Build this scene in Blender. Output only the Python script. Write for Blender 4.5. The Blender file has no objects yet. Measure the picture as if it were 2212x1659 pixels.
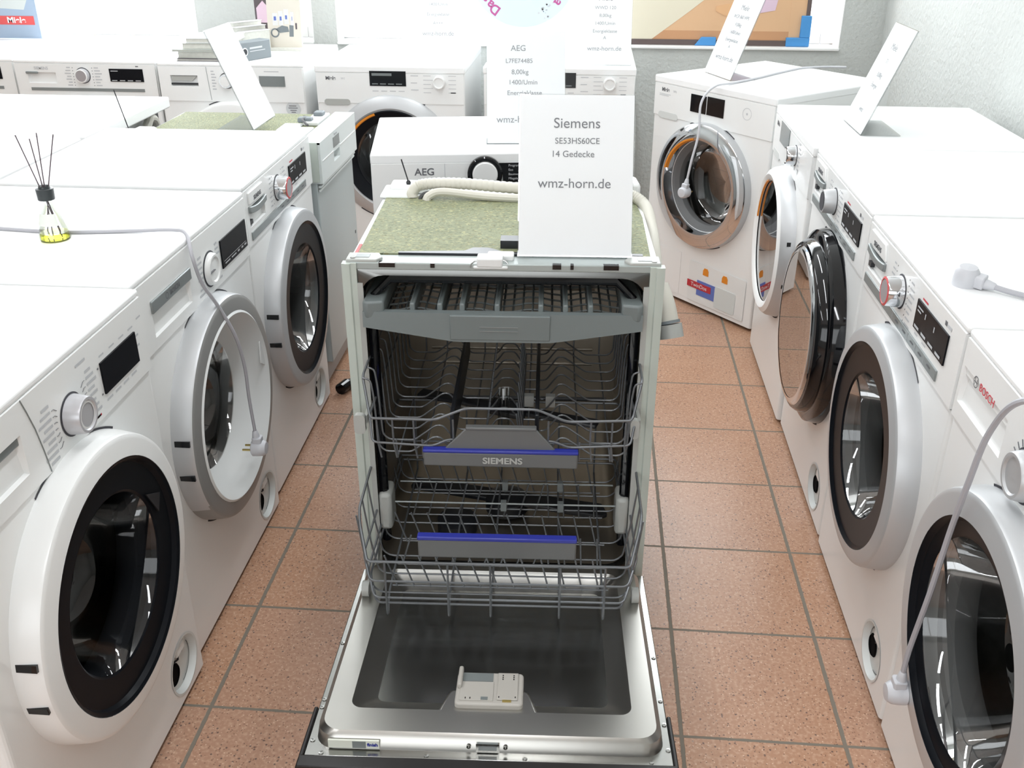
import bpy, bmesh, math, random
from mathutils import Matrix, Vector
PI = math.pi
S = bpy.context.scene
C = S.collection
random.seed(4)

# ------------------------------------------------------------------ camera
cam_d = bpy.data.cameras.new('camera'); cam = bpy.data.objects.new('camera', cam_d); C.objects.link(cam)
YAW, PITCH, ROLL, FPX = .0788, .4675, .0025, 2090.2
_f = Vector((-math.sin(YAW)*math.cos(PITCH), math.cos(YAW)*math.cos(PITCH), -math.sin(PITCH)))
_r = Vector((math.cos(YAW), math.sin(YAW), 0)); _u = _r.cross(_f)
_r2 = math.cos(ROLL)*_r + math.sin(ROLL)*_u; _u2 = -math.sin(ROLL)*_r + math.cos(ROLL)*_u
_m = Matrix((_r2, _u2, -_f)).transposed().to_4x4(); _m.translation = (0, 0, 1.4478)
cam.matrix_world = _m
cam_d.sensor_width = 36; cam_d.lens = FPX/2212*36; cam_d.clip_start = .02
S.camera = cam

# ------------------------------------------------------------------ world, daylight, lamps, exposure
w = bpy.data.worlds.new('world'); S.world = w; w.use_nodes = True
bg = w.node_tree.nodes['Background']; bg.inputs[0].default_value = (.93, .97, 1, 1); bg.inputs[1].default_value = 1.7
S.view_settings.view_transform = 'Standard'; S.view_settings.look = 'None'
S.view_settings.gamma = 1; S.view_settings.exposure = .55; S.view_settings.use_curve_mapping = False
def area(name, loc, rot, sx, sy, power, col=(1, 1, 1)):
    d = bpy.data.lights.new(name, 'AREA'); d.shape = 'RECTANGLE'; d.size = sx; d.size_y = sy; d.energy = power; d.color = col
    o = bpy.data.objects.new(name, d); C.objects.link(o); o.location = loc; o.rotation_euler = rot
    return o
area('window_daylight', (-2.3, 4.72, 1.6), (-PI/2, 0, 0), 1.7, 1.4, 34, (.93, .97, 1))
area('window_daylight', (-.05, 4.72, 1.6), (-PI/2, 0, 0), 2.1, 1.4, 40, (.93, .97, 1))
area('shop_front_daylight', (-1.0, -2.65, 1.5), (PI/2, 0, 0), 3.0, 1.8, 14, (.96, .98, 1))
for lx in (-1.75, -.1):
    for ly in (-.6, 1.35, 3.2):
        area('ceiling_tube_light', (lx, ly, 2.62), (0, 0, PI/2 if lx < -1 else PI/2), 1.45, .09, 8.5, (.94, .97, 1))

# ------------------------------------------------------------------ materials
def lin(c):
    return tuple((x/12.92 if x <= .04045 else ((x+.055)/1.055)**2.4) for x in (v/255 for v in c)) + (1,)
def mat(name, rgb, rough=.5, metal=0, coat=0, noise=0, nscale=40, bump=0, bscale=200, spec=.5, emit=0):
    m = bpy.data.materials.new(name); m.use_nodes = True; nt = m.node_tree; p = nt.nodes['Principled BSDF']
    p.inputs['Base Color'].default_value = lin(rgb); p.inputs['Roughness'].default_value = rough; p.inputs['Metallic'].default_value = metal
    p.inputs['Coat Weight'].default_value = coat; p.inputs['Coat Roughness'].default_value = .08; p.inputs['Specular IOR Level'].default_value = spec
    if noise or bump:
        tc = nt.nodes.new('ShaderNodeTexCoord')
    if noise:
        n = nt.nodes.new('ShaderNodeTexNoise'); n.inputs['Scale'].default_value = nscale; n.inputs['Detail'].default_value = 4
        mx = nt.nodes.new('ShaderNodeMix'); mx.data_type = 'RGBA'
        mx.inputs[6].default_value = tuple(x*(1-noise) for x in lin(rgb)[:3])+(1,); mx.inputs[7].default_value = tuple(min(1, x*(1+noise)) for x in lin(rgb)[:3])+(1,)
        nt.links.new(tc.outputs['Object'], n.inputs['Vector']); nt.links.new(n.outputs[0], mx.inputs[0]); nt.links.new(mx.outputs[2], p.inputs['Base Color'])
    if bump:
        n2 = nt.nodes.new('ShaderNodeTexNoise'); n2.inputs['Scale'].default_value = bscale; n2.inputs['Detail'].default_value = 3
        b = nt.nodes.new('ShaderNodeBump'); b.inputs['Strength'].default_value = bump; b.inputs['Distance'].default_value = .01
        nt.links.new(tc.outputs['Object'], n2.inputs['Vector']); nt.links.new(n2.outputs[0], b.inputs['Height']); nt.links.new(b.outputs[0], p.inputs['Normal'])
    return m
def glass(name, tint, refl=.06, rough=0.0, grazing=.6):
    m = bpy.data.materials.new(name); m.use_nodes = True; nt = m.node_tree; nt.nodes.remove(nt.nodes['Principled BSDF'])
    t = nt.nodes.new('ShaderNodeBsdfTransparent'); t.inputs[0].default_value = tint + (1,)
    g = nt.nodes.new('ShaderNodeBsdfGlossy'); g.inputs['Roughness'].default_value = rough
    lw = nt.nodes.new('ShaderNodeFresnel'); lw.inputs[0].default_value = 1.45
    mr = nt.nodes.new('ShaderNodeMapRange'); mr.inputs['From Min'].default_value = .034; mr.inputs['To Min'].default_value = refl; mr.inputs['To Max'].default_value = grazing
    mx = nt.nodes.new('ShaderNodeMixShader'); out = nt.nodes['Material Output']
    nt.links.new(lw.outputs[0], mr.inputs['Value']); nt.links.new(mr.outputs[0], mx.inputs[0])
    nt.links.new(t.outputs[0], mx.inputs[1]); nt.links.new(g.outputs[0], mx.inputs[2]); nt.links.new(mx.outputs[0], out.inputs['Surface'])
    return m
def paper(name, rgb):
    m = mat(name, rgb, .7); nt = m.node_tree; p = nt.nodes['Principled BSDF']; t = nt.nodes.new('ShaderNodeBsdfTranslucent'); t.inputs[0].default_value = lin(rgb)
    mx = nt.nodes.new('ShaderNodeMixShader'); mx.inputs[0].default_value = .35
    nt.links.new(p.outputs[0], mx.inputs[1]); nt.links.new(t.outputs[0], mx.inputs[2]); nt.links.new(mx.outputs[0], nt.nodes['Material Output'].inputs['Surface'])
    return m
M = dict(
    framesteel=mat('frame_steel', (112, 112, 110), .2, 1), void=mat('dark_void', (7, 7, 8), .9, spec=.1),
    white=mat('white_enamel', (238, 239, 238), .32, coat=.25), top=mat('white_worktop', (243, 244, 244), .4), plastic=mat('white_plastic', (232, 234, 233), .35),
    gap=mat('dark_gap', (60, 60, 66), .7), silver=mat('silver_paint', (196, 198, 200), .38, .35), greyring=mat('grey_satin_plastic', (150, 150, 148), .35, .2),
    chrome=mat('chrome', (215, 217, 220), .06, 1), black=mat('black_gloss', (14, 15, 18), .06), dark=mat('dark_plastic', (38, 40, 44), .35), anthracite=mat('anthracite_gloss_ring', (22, 24, 28), .3, spec=.08),
    display=mat('display_black', (20, 21, 25), .3, spec=.1), displaygrey=mat('display_grey', (120, 126, 126), .12), handle=mat('drawer_grey_strip', (140, 146, 146), .35, .3),
    pocket=mat('recess_white', (214, 217, 215), .45), mark=mat('print_grey', (194, 196, 199), .6), markdark=mat('print_dark', (105, 106, 110), .6), red=mat('red_print', (205, 60, 75), .5), redring=mat('red_ring', (216, 90, 92), .4),
    drum=mat('drum_steel', (92, 92, 90), .4, .8, noise=.25, nscale=60), seal=mat('door_seal_grey', (112, 113, 114), .6), orange=mat('orange_ring', (226, 140, 40), .4),
    pane=glass('tinted_pane', (.50, .51, .50), .07), paneclear=glass('clear_pane', (.80, .81, .80), .08), bowl=glass('glass_bowl', (.74, .75, .74), .09, .02, .6), bowldark=glass('tinted_glass_bowl', (.30, .31, .33), .05, .02, .4), mirrorpane=glass('mirrored_pane', (.45, .44, .43), .72, .01, .95),
    winglass=glass('window_glass', (.97, .98, .98), .03), acrylic=glass('acrylic', (.94, .95, .95), .05), bottle=glass('bottle_glass', (.93, .95, .93), .06),
    steel=mat('stainless_steel', (168, 168, 165), .22, 1, noise=.06, nscale=6), tubsteel=mat('tub_steel', (160, 152, 140), .3, .85), doorsteel=mat('brushed_door_steel', (182, 180, 175), .3, 1, noise=.12, nscale=5), wire=mat('coated_grey_wire', (112, 115, 118), .3, .35),
    traygrey=mat('grey_tray_plastic', (112, 120, 120), .45), handlegrey=mat('grey_handle_plastic', (104, 106, 106), .4), blue=mat('blue_strip', (46, 54, 150), .35), lgrey=mat('light_grey_plastic', (176, 178, 174), .4), disp=mat('dispenser_grey', (178, 174, 167), .45),
    gasket=mat('pale_green_grey_trim', (190, 198, 190), .45), strip=mat('grey_frame_strip', (168, 176, 174), .4, .2), blackpanel=mat('black_control_panel', (20, 16, 16), .35), sidegrey=mat('galvanised_side', (150, 154, 156), .4, .4),
    hose=mat('cream_hose', (214, 211, 200), .5), cord=mat('grey_cord', (178, 178, 184), .45), plug=mat('grey_plug', (204, 205, 210), .4), brass=mat('brass_pin', (200, 178, 110), .3, .8), darkhose=mat('dark_grey_hose', (78, 78, 80), .55),
    paper=paper('paper_white', (250, 251, 252)), ink=mat('ink_grey', (150, 153, 156), .7), ink2=mat('ink_dark_grey', (120, 122, 126), .7), inkpink=mat('magenta_lettering', (178, 84, 140), .6),
    reed=mat('reed_stick', (86, 74, 80), .7), collar=mat('black_cap', (44, 50, 52), .35), oil=glass('yellow_oil', (.95, .95, .25), .04), label=mat('frosted_label', (226, 230, 222), .6),
    paledisc=mat('pale_blue_board', (202, 220, 238), .5), posterblue=mat('poster_blue', (168, 186, 208), .5), posterwhite=mat('poster_white', (238, 240, 242), .5), posterred=mat('poster_red', (226, 92, 92), .5),
    framedark=mat('dark_frame', (96, 82, 80), .5), picbrown=mat('picture_brown', (222, 180, 140), .5), picbrown2=mat('picture_dark_brown', (200, 150, 110), .5), piccream=mat('picture_cream', (226, 218, 196), .5), piclilac=mat('picture_lilac', (222, 196, 214), .5), picskin=mat('picture_skin', (226, 178, 132), .5),
    corner=mat('blue_corner_foam', (76, 150, 214), .6), binder=mat('binder_grey', (124, 132, 136), .55), pages=mat('page_edges', (214, 214, 206), .7, noise=.12, nscale=90), cover=mat('catalogue_cover', (188, 192, 186), .5), coverdark=mat('dark_brochure', (92, 84, 88), .5), sand=mat('brochure_sand', (222, 216, 204), .5),
    frame=mat('window_frame_white', (246, 246, 245), .4), bar=mat('window_bar', (206, 198, 184), .5), ceil=mat('ceiling_white', (240, 240, 238), .8),
    doorgrey=mat('grey_appliance_front', (176, 184, 184), .4, .1), panelgrey=mat('pale_grey_panel', (214, 220, 219), .4), sky_sticker=mat('blue_tab', (98, 118, 190), .5), redtab=mat('red_tab', (190, 50, 60), .45), film=mat('pale_sticker', (222, 224, 212), .6), stickergrey=mat('sticker_grey', (206, 210, 211), .5), grip=mat('grip_knob', (200, 200, 204), .3, .3), knobface=mat('knob_face', (172, 168, 172), .35, .3),
)
def floor_material():
    m = bpy.data.materials.new('terracotta_tiles'); m.use_nodes = True; nt = m.node_tree; p = nt.nodes['Principled BSDF']; N = nt.nodes.new; Lk = nt.links.new
    tc = N('ShaderNodeTexCoord'); sp = N('ShaderNodeSeparateXYZ'); Lk(tc.outputs['Object'], sp.inputs[0])
    def mth(op, a, b=None):
        n = N('ShaderNodeMath'); n.operation = op
        for i, v in enumerate((a, b)):
            if v is None: continue
            if hasattr(v, 'default_value'): Lk(v, n.inputs[i])
            else: n.inputs[i].default_value = v
        return n.outputs[0]
    cells, edges = [], []
    for ax, (o, s) in enumerate(((.2207, .3104), (1.9949, .306))):
        t = mth('DIVIDE', mth('SUBTRACT', sp.outputs[ax], o), s); cells.append(mth('FLOOR', t))
        edges.append(mth('MULTIPLY', mth('SUBTRACT', .5, mth('ABSOLUTE', mth('SUBTRACT', mth('FRACT', t), .5))), s))
    nz = N('ShaderNodeTexNoise'); nz.inputs['Scale'].default_value = 60; Lk(tc.outputs['Object'], nz.inputs['Vector'])
    wob = mth('MULTIPLY', mth('SUBTRACT', nz.outputs[0], .5), .003)
    e = mth('ADD', mth('MINIMUM', edges[0], mth('MULTIPLY', edges[1], 1.25)), wob)
    gr = N('ShaderNodeMapRange'); gr.inputs['From Min'].default_value = .0034; gr.inputs['From Max'].default_value = .0046; Lk(e, gr.inputs['Value'])
    cv = N('ShaderNodeCombineXYZ'); Lk(cells[0], cv.inputs[0]); Lk(cells[1], cv.inputs[1])
    wn = N('ShaderNodeTexWhiteNoise'); Lk(cv.outputs[0], wn.inputs['Vector'])
    n1 = N('ShaderNodeTexNoise'); n1.inputs['Scale'].default_value = 9; n1.inputs['Detail'].default_value = 5; Lk(tc.outputs['Object'], n1.inputs['Vector'])
    def mix(f, a, b):
        x = N('ShaderNodeMix'); x.data_type = 'RGBA'
        Lk(f, x.inputs[0])
        for i, v in ((6, a), (7, b)):
            if isinstance(v, tuple): x.inputs[i].default_value = v
            else: Lk(v, x.inputs[i])
        return x.outputs[2]
    base = mix(n1.outputs[0], lin((174, 128, 98)), lin((190, 148, 120)))
    base = mix(mth('MULTIPLY', wn.outputs[0], .45), base, lin((178, 142, 124)))
    n4 = N('ShaderNodeTexNoise'); n4.inputs['Scale'].default_value = 130; n4.inputs['Detail'].default_value = 2; Lk(tc.outputs['Object'], n4.inputs['Vector'])
    mot = N('ShaderNodeMapRange'); mot.inputs['From Min'].default_value = .46; mot.inputs['From Max'].default_value = .72; mot.inputs['To Max'].default_value = .7; Lk(n4.outputs[0], mot.inputs['Value'])
    base = mix(mot.outputs[0], base, lin((208, 172, 146)))
    for sc, th, col in ((95, .20, (70, 54, 58)), (170, .24, (112, 76, 60)), (140, .2, (226, 196, 172))):
        v = N('ShaderNodeTexVoronoi'); v.inputs['Scale'].default_value = sc; Lk(tc.outputs['Object'], v.inputs['Vector'])
        sep = N('ShaderNodeSeparateColor'); Lk(v.outputs['Color'], sep.inputs[0])
        k = mth('MULTIPLY', mth('LESS_THAN', v.outputs['Distance'], th), mth('GREATER_THAN', sep.outputs[0], .5))
        base = mix(mth('MULTIPLY', k, .75), base, lin(col))
    col = mix(gr.outputs[0], lin((128, 120, 108)), base); Lk(col, p.inputs['Base Color'])
    rg = N('ShaderNodeMapRange'); rg.inputs['To Min'].default_value = .85; rg.inputs['To Max'].default_value = .34; Lk(gr.outputs[0], rg.inputs['Value']); Lk(rg.outputs[0], p.inputs['Roughness'])
    b = N('ShaderNodeBump'); b.inputs['Strength'].default_value = .5; b.inputs['Distance'].default_value = .002; Lk(gr.outputs[0], b.inputs['Height']); Lk(b.outputs[0], p.inputs['Normal'])
    return m
def mat_speckle(name, a, b, c):
    m = bpy.data.materials.new(name); m.use_nodes = True; nt = m.node_tree; p = nt.nodes['Principled BSDF']; N = nt.nodes.new; Lk = nt.links.new
    tc = N('ShaderNodeTexCoord'); n = N('ShaderNodeTexNoise'); n.inputs['Scale'].default_value = 14; n.inputs['Detail'].default_value = 6; Lk(tc.outputs['Object'], n.inputs['Vector'])
    x = N('ShaderNodeMix'); x.data_type = 'RGBA'; x.inputs[6].default_value = lin(a); x.inputs[7].default_value = lin(b); Lk(n.outputs[0], x.inputs[0])
    out = x.outputs[2]
    for sc, th, col, f in ((110, .60, c, .6), (150, .61, (78, 84, 58), .8), (90, .62, (120, 112, 70), .6)):
        mp = N('ShaderNodeMapping'); mp.inputs['Scale'].default_value = (1, 2.2, 1); mp.inputs['Rotation'].default_value = (0, 0, sc); Lk(tc.outputs['Object'], mp.inputs[0])
        n2 = N('ShaderNodeTexNoise'); n2.inputs['Scale'].default_value = sc; n2.inputs['Detail'].default_value = 1; Lk(mp.outputs[0], n2.inputs['Vector'])
        r = N('ShaderNodeMapRange'); r.inputs['From Min'].default_value = th; r.inputs['From Max'].default_value = th+.04; r.inputs['To Max'].default_value = f; Lk(n2.outputs[0], r.inputs['Value'])
        y = N('ShaderNodeMix'); y.data_type = 'RGBA'; Lk(r.outputs[0], y.inputs[0]); Lk(out, y.inputs[6]); y.inputs[7].default_value = lin(col); out = y.outputs[2]
    Lk(out, p.inputs['Base Color']); p.inputs['Roughness'].default_value = .7
    return m
M['floor'] = floor_material()
M['mat'] = mat_speckle('green_speckled_mat', (114, 121, 92), (146, 151, 120), (186, 180, 132))
M['wall'] = mat('wall_plaster', (200, 203, 200), .85, noise=.03, nscale=8, bump=.5, bscale=55)

# ------------------------------------------------------------------ mesh builder
class MB:
    def __init__(s): s.v = []; s.f = []; s.T = Matrix()
    def add(s, vs, fs):
        b = len(s.v); s.v += [tuple(s.T @ Vector(p)) for p in vs]; s.f += [tuple(i+b for i in f) for f in fs]; return s
    def box(s, x0, x1, y0, y1, z0, z1):
        return s.add([(x0, y0, z0), (x1, y0, z0), (x1, y1, z0), (x0, y1, z0), (x0, y0, z1), (x1, y0, z1), (x1, y1, z1), (x0, y1, z1)],
                     [(0, 3, 2, 1), (4, 5, 6, 7), (0, 1, 5, 4), (1, 2, 6, 5), (2, 3, 7, 6), (3, 0, 4, 7)])
    def quad(s, a, b, c, d): return s.add([a, b, c, d], [(0, 1, 2, 3)])
    def prism(s, pts, y0, y1):
        """polygon given in (x, z), extruded along y"""
        n = len(pts); vs = [(p[0], y0, p[1]) for p in pts] + [(p[0], y1, p[1]) for p in pts]
        return s.add(vs, [tuple(range(n)), tuple(reversed(range(n, 2*n)))] + [(i, i+n, (i+1) % n+n, (i+1) % n) for i in range(n)])
    def prismz(s, pts, z0, z1):
        n = len(pts); vs = [(p[0], p[1], z0) for p in pts] + [(p[0], p[1], z1) for p in pts]
        return s.add(vs, [tuple(reversed(range(n))), tuple(range(n, 2*n))] + [(i, (i+1) % n, (i+1) % n+n, i+n) for i in range(n)])
    def lathe(s, prof, cu=0, cv=0, n=64, axis='y', a0=0, a1=2*PI, c3=0):
        """revolve (r, h) pairs round an axis through (cu, cv)"""
        full = abs(a1-a0-2*PI) < 1e-6; k = n if full else n+1; vs = []
        for r, h in prof:
            for i in range(k):
                a = a0+(a1-a0)*i/n; p, q = cu+r*math.cos(a), cv+r*math.sin(a)
                vs.append((p, h, q) if axis == 'y' else (p, q, h) if axis == 'z' else (h, p, q))
        fs = []
        for j in range(len(prof)-1):
            for i in range(n):
                i2 = (i+1) % k; q4 = (j*k+i, j*k+i2, (j+1)*k+i2, (j+1)*k+i); fs.append(q4)
        return s.add(vs, fs)
    def disc(s, r, h, cu=0, cv=0, n=48, axis='y'):
        vs = []
        for i in range(n):
            a = 2*PI*i/n; p, q = cu+r*math.cos(a), cv+r*math.sin(a); vs.append((p, h, q) if axis == 'y' else (p, q, h))
        return s.add(vs, [tuple(range(n))])
    def tube(s, pts, r, n=8, close=False, caps=True, rr=None):
        P = [Vector(p) for p in pts]; k = len(P); rings = []; prev = None
        for i in range(k):
            t = (P[(i+1) % k]-P[i-1]) if close else (P[min(i+1, k-1)]-P[max(i-1, 0)])
            t.normalize()
            if prev is None:
                a = Vector((0, 0, 1)) if abs(t.z) < .9 else Vector((1, 0, 0)); u = t.cross(a).normalized()
            else:
                u = (prev-t*prev.dot(t))
                u = u.normalized() if u.length > 1e-6 else t.orthogonal().normalized()
            prev = u; v = t.cross(u); q = r if rr is None else rr[i]
            rings.append([P[i]+u*(q*math.cos(2*PI*j/n))+v*(q*math.sin(2*PI*j/n)) for j in range(n)])
        vs = [p for ring in rings for p in ring]; fs = []
        for i in range(k if close else k-1):
            for j in range(n): fs.append((i*n+j, i*n+(j+1) % n, ((i+1) % k)*n+(j+1) % n, ((i+1) % k)*n+j))
        if caps and not close: fs += [tuple(reversed(range(n))), tuple(range((k-1)*n, k*n))]
        return s.add(vs, fs)
    def holeplate(s, u0, u1, v0, v1, cu, cv, r, y=0, n=72):
        an = sorted([2*PI*i/n for i in range(n)] + [math.atan2(b-cv, a-cu) % (2*PI) for a in (u0, u1) for b in (v0, v1)]); vs = []
        for a in an:
            c, t = math.cos(a), math.sin(a); k = min([(u1-cu)/c if c > 1e-9 else (u0-cu)/c if c < -1e-9 else 9, (v1-cv)/t if t > 1e-9 else (v0-cv)/t if t < -1e-9 else 9])
            vs += [(cu+r*c, y, cv+r*t), (cu+k*c, y, cv+k*t)]
        m = len(an)
        return s.add(vs, [(2*i, 2*i+1, 2*((i+1) % m)+1, 2*((i+1) % m)) for i in range(m)])
    def pocket(s, u0, u1, v0, v1, y0, y1, b=0.0):
        """five inner faces of a recess; b tapers the floor"""
        o = [(u0, y0, v0), (u1, y0, v0), (u1, y0, v1), (u0, y0, v1)]; i = [(u0+b, y1, v0+b), (u1-b, y1, v0+b), (u1-b, y1, v1-b*.3), (u0+b, y1, v1-b*.3)]
        return s.add(o+i, [(0, 1, 5, 4), (1, 2, 6, 5), (2, 3, 7, 6), (3, 0, 4, 7), (4, 5, 6, 7)])
    def frame(s, o, i, y):
        """flat ring between rectangle o and rectangle i, both (u0, u1, v0, v1)"""
        a = [(o[0], y, o[2]), (o[1], y, o[2]), (o[1], y, o[3]), (o[0], y, o[3])]; b = [(i[0], y, i[2]), (i[1], y, i[2]), (i[1], y, i[3]), (i[0], y, i[3])]
        return s.add(a+b, [(k, (k+1) % 4, (k+1) % 4+4, k+4) for k in range(4)])
    def build(s, name, m, parent=None, smooth=True, bevel=0, segs=2, loc=None):
        me = bpy.data.meshes.new(name); me.from_pydata(s.v, [], s.f)
        bm = bmesh.new(); bm.from_mesh(me); bmesh.ops.recalc_face_normals(bm, faces=bm.faces); bm.to_mesh(me); bm.free()
        o = bpy.data.objects.new(name, me); C.objects.link(o); me.materials.append(M[m] if isinstance(m, str) else m)
        if smooth:
            for p in me.polygons: p.use_smooth = True
            for e in me.edges: pass
            me.set_sharp_from_angle(angle=math.radians(32))
        if bevel:
            b = o.modifiers.new('bevel', 'BEVEL'); b.width = bevel; b.segments = segs; b.limit_method = 'ANGLE'; b.angle_limit = math.radians(50); b.harden_normals = False
        if parent: o.parent = parent
        if loc: o.location = loc
        return o
def rrect(x0, x1, y0, y1, r, n=5):
    out = []
    for cx, cy, a in ((x1-r, y1-r, 0), (x0+r, y1-r, PI/2), (x0+r, y0+r, PI), (x1-r, y0+r, 3*PI/2)):
        for i in range(n+1): out.append((cx+r*math.cos(a+PI/2*i/n), cy+r*math.sin(a+PI/2*i/n)))
    return out
def smooth_path(pts, sub=8):
    P = [Vector(p) for p in pts]; out = []
    for i in range(len(P)-1):
        a, b, c, d = P[max(i-1, 0)], P[i], P[i+1], P[min(i+2, len(P)-1)]
        for k in range(sub):
            t = k/sub; out.append(.5*((2*b)+(c-a)*t+(2*a-5*b+4*c-d)*t*t+(3*b-a-3*c+d)*t**3))
    return out+[P[-1]]
def fillet(pts, r, n=4):
    """round the corners of a polyline"""
    P = [Vector(p) for p in pts]; out = [P[0]]
    for i in range(1, len(P)-1):
        a, b, c = P[i-1], P[i], P[i+1]; q = min(r, (a-b).length*.45, (c-b).length*.45); s, e = b+(a-b).normalized()*q, b+(c-b).normalized()*q
        for k in range(n+1):
            t = k/n; out.append(s*(1-t)**2+b*2*t*(1-t)+e*t*t)
    return out+[P[-1]]
def tag(o, label=None, cat=None, group=None, kind=None):
    if label: o['label'] = label
    if cat: o['category'] = cat
    if group: o['group'] = group
    if kind: o['kind'] = kind
    return o
def thing(name, label, cat, loc=(0, 0, 0), rz=0, group=None):
    o = bpy.data.objects.new(name, None); C.objects.link(o); o.location = loc; o.rotation_euler = (0, 0, rz); o.empty_display_size = .1
    return tag(o, label, cat, group)
def struct(name, mb, m, **k):
    return tag(mb.build(name, m, **k), kind='structure')
def text(body, size, m, parent, loc, rot=(PI/2, 0, 0), name='lettering', align='CENTER', sx=1, depth=.0002, bold=0):
    cu = bpy.data.curves.new('t', 'FONT'); cu.body = body; cu.size = size; cu.align_x = align; cu.align_y = 'CENTER'; cu.extrude = depth; cu.offset = bold; cu.space_line = 1
    t = bpy.data.objects.new('t', cu); C.objects.link(t)
    me = bpy.data.meshes.new_from_object(t.evaluated_get(bpy.context.evaluated_depsgraph_get())); bpy.data.objects.remove(t)
    me.name = name; o = bpy.data.objects.new(name, me); C.objects.link(o); me.materials.clear(); me.materials.append(M[m])
    o.parent = parent; o.location = loc; o.rotation_euler = rot; o.scale = (sx, 1, 1)
    return o
# ------------------------------------------------------------------ room
YB, XR, XLW, YF, ZC = 4.62, 1.27, -4.0, -2.6, 2.7
struct('floor', MB().box(XLW-.2, XR+.2, YF-.2, YB+.2, -.1, 0), 'floor', smooth=False)
struct('ceiling', MB().box(XLW-.2, XR+.2, YF-.2, YB+.2, ZC, ZC+.1), 'ceil', smooth=False)
struct('wall_right', MB().box(XR, XR+.2, YF-.2, YB+.2, 0, ZC), 'wall', smooth=False)
struct('wall_left', MB().box(XLW-.2, XLW, YF-.2, YB+.2, 0, ZC), 'wall', smooth=False)
SILL, HEAD = .845, 2.25
WINS = [(-3.35, -1.83), (-1.49, -1.285), (-1.175, 1.09)]
wb = MB(); xs = [XLW]+[x for a in WINS for x in a]+[XR]
for i in range(0, len(xs), 2): wb.box(xs[i], xs[i+1], YB, YB+.2, 0, ZC)
for a, b in WINS: wb.box(a, b, YB, YB+.2, 0, SILL-.012); wb.box(a, b, YB, YB+.2, HEAD, ZC)
struct('wall_back', wb, 'wall', smooth=False)
fb = MB(); FW = (-2.7, .7, .75, 2.3)
fb.box(XLW, FW[0], YF-.2, YF, 0, ZC).box(FW[1], XR, YF-.2, YF, 0, ZC).box(FW[0], FW[1], YF-.2, YF, 0, FW[2]).box(FW[0], FW[1], YF-.2, YF, FW[3], ZC)
struct('wall_front', fb, 'wall', smooth=False)
for i, (a, b) in enumerate(WINS):
    fr = MB(); y0, y1 = YB+.12, YB+.18; t = .06
    fr.box(a, a+t, y0, y1, SILL, HEAD).box(b-t, b, y0, y1, SILL, HEAD).box(a+t, b-t, y0, y1, SILL, SILL+.05).box(a+t, b-t, y0, y1, HEAD-.06, HEAD)
    if i == 2: fr.box(.06, .12, y0, y1, SILL+.05, HEAD-.06)
    w_ = struct('window_%d' % (i+1), fr, 'frame', bevel=.004)
    MB().quad((a+t, y0+.03, SILL+.05), (b-t, y0+.03, SILL+.05), (b-t, y0+.03, HEAD-.06), (a+t, y0+.03, HEAD-.06)).build('pane', 'winglass', w_)
    MB().box(a-.0, b+.0, YB-.015, y0, SILL-.012, SILL).build('sill', 'frame', w_, bevel=.003)
    rv = MB(); rv.box(a, a+.004, YB-.002, y0, SILL, HEAD).box(b-.004, b, YB-.002, y0, SILL, HEAD)
    rv.build('reveal', 'frame', w_)
    if i == 0:
        for xx in (-2.585, -2.375, -2.185):
            MB().tube([(xx, y0-.035, SILL), (xx-.012, y0-.035, HEAD)], .006, 6).build('blind_cord', 'bar', w_)
ff = MB(); a, b, c, d = FW; ff.box(a, a+.06, YF-.15, YF-.08, c, d).box(b-.06, b, YF-.15, YF-.08, c, d).box(a, b, YF-.15, YF-.08, c, c+.06).box(a, b, YF-.15, YF-.08, d-.06, d).box(-1.03, -.97, YF-.15, YF-.08, c, d)
w_ = struct('window_4', ff, 'frame'); MB().quad((a, YF-.11, c), (b, YF-.11, c), (b, YF-.11, d), (a, YF-.11, d)).build('pane', 'winglass', w_)

# ------------------------------------------------------------------ appliance builders (front at y = 0 facing -y, x to the viewer's right, floor at z = 0)
HW = .298
def cabinet(t, depth=.585, zt=.836, hole=None, flap=None, panel=.70, z0=.014, m='white', plain=False):
    b = MB(); R = .010; e = HW-R
    b.add([(-HW, R, z0), (-HW, depth, z0), (HW, depth, z0), (HW, R, z0), (-HW, R, zt), (-HW, depth, zt), (HW, depth, zt), (HW, R, zt)], [(0, 1, 5, 4), (2, 3, 7, 6), (1, 2, 6, 5), (0, 3, 2, 1), (4, 5, 6, 7)])
    top = zt if plain else panel
    for s in (-1, 1):
        p = [(s*(e+R*math.sin(a)), R-R*math.cos(a)) for a in (0, PI/8, PI/4, 3*PI/8, PI/2)]
        for i in range(4): b.quad((p[i][0], p[i][1], z0), (p[i+1][0], p[i+1][1], z0), (p[i+1][0], p[i+1][1], zt), (p[i][0], p[i][1], zt))
    zs = .17
    if hole: b.holeplate(-e, e, zs, top, hole[0], hole[1], hole[2])
    else: b.quad((-e, 0, zs), (e, 0, zs), (e, 0, top), (-e, 0, top))
    if flap: b.holeplate(-e, e, z0, zs, flap[0], flap[1], flap[2], n=40)
    else: b.quad((-e, 0, z0), (e, 0, z0), (e, 0, zs), (-e, 0, zs))
    if not plain: b.quad((-e, .0, top), (e, 0, top), (e, .012, zt), (-e, .012, zt))
    c = b.build('cabinet', m, t)
    ft = MB()
    for x in (-.25, .25):
        for y in (.06, depth-.06): ft.lathe([(.0, 0), (.022, 0), (.022, .008), (.012, .009), (.012, z0+.004)], x, y, 12, 'z')
    ft.build('feet', 'dark', t)
    return c
def worktop(t, depth=.585, z0=.836, z1=.848, over=0, m='top', y0=.0):
    return MB().box(-HW-over, HW+over, y0-.003, depth, z0-.0015, z1).build('worktop', m, t, bevel=.005, segs=3)
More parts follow.
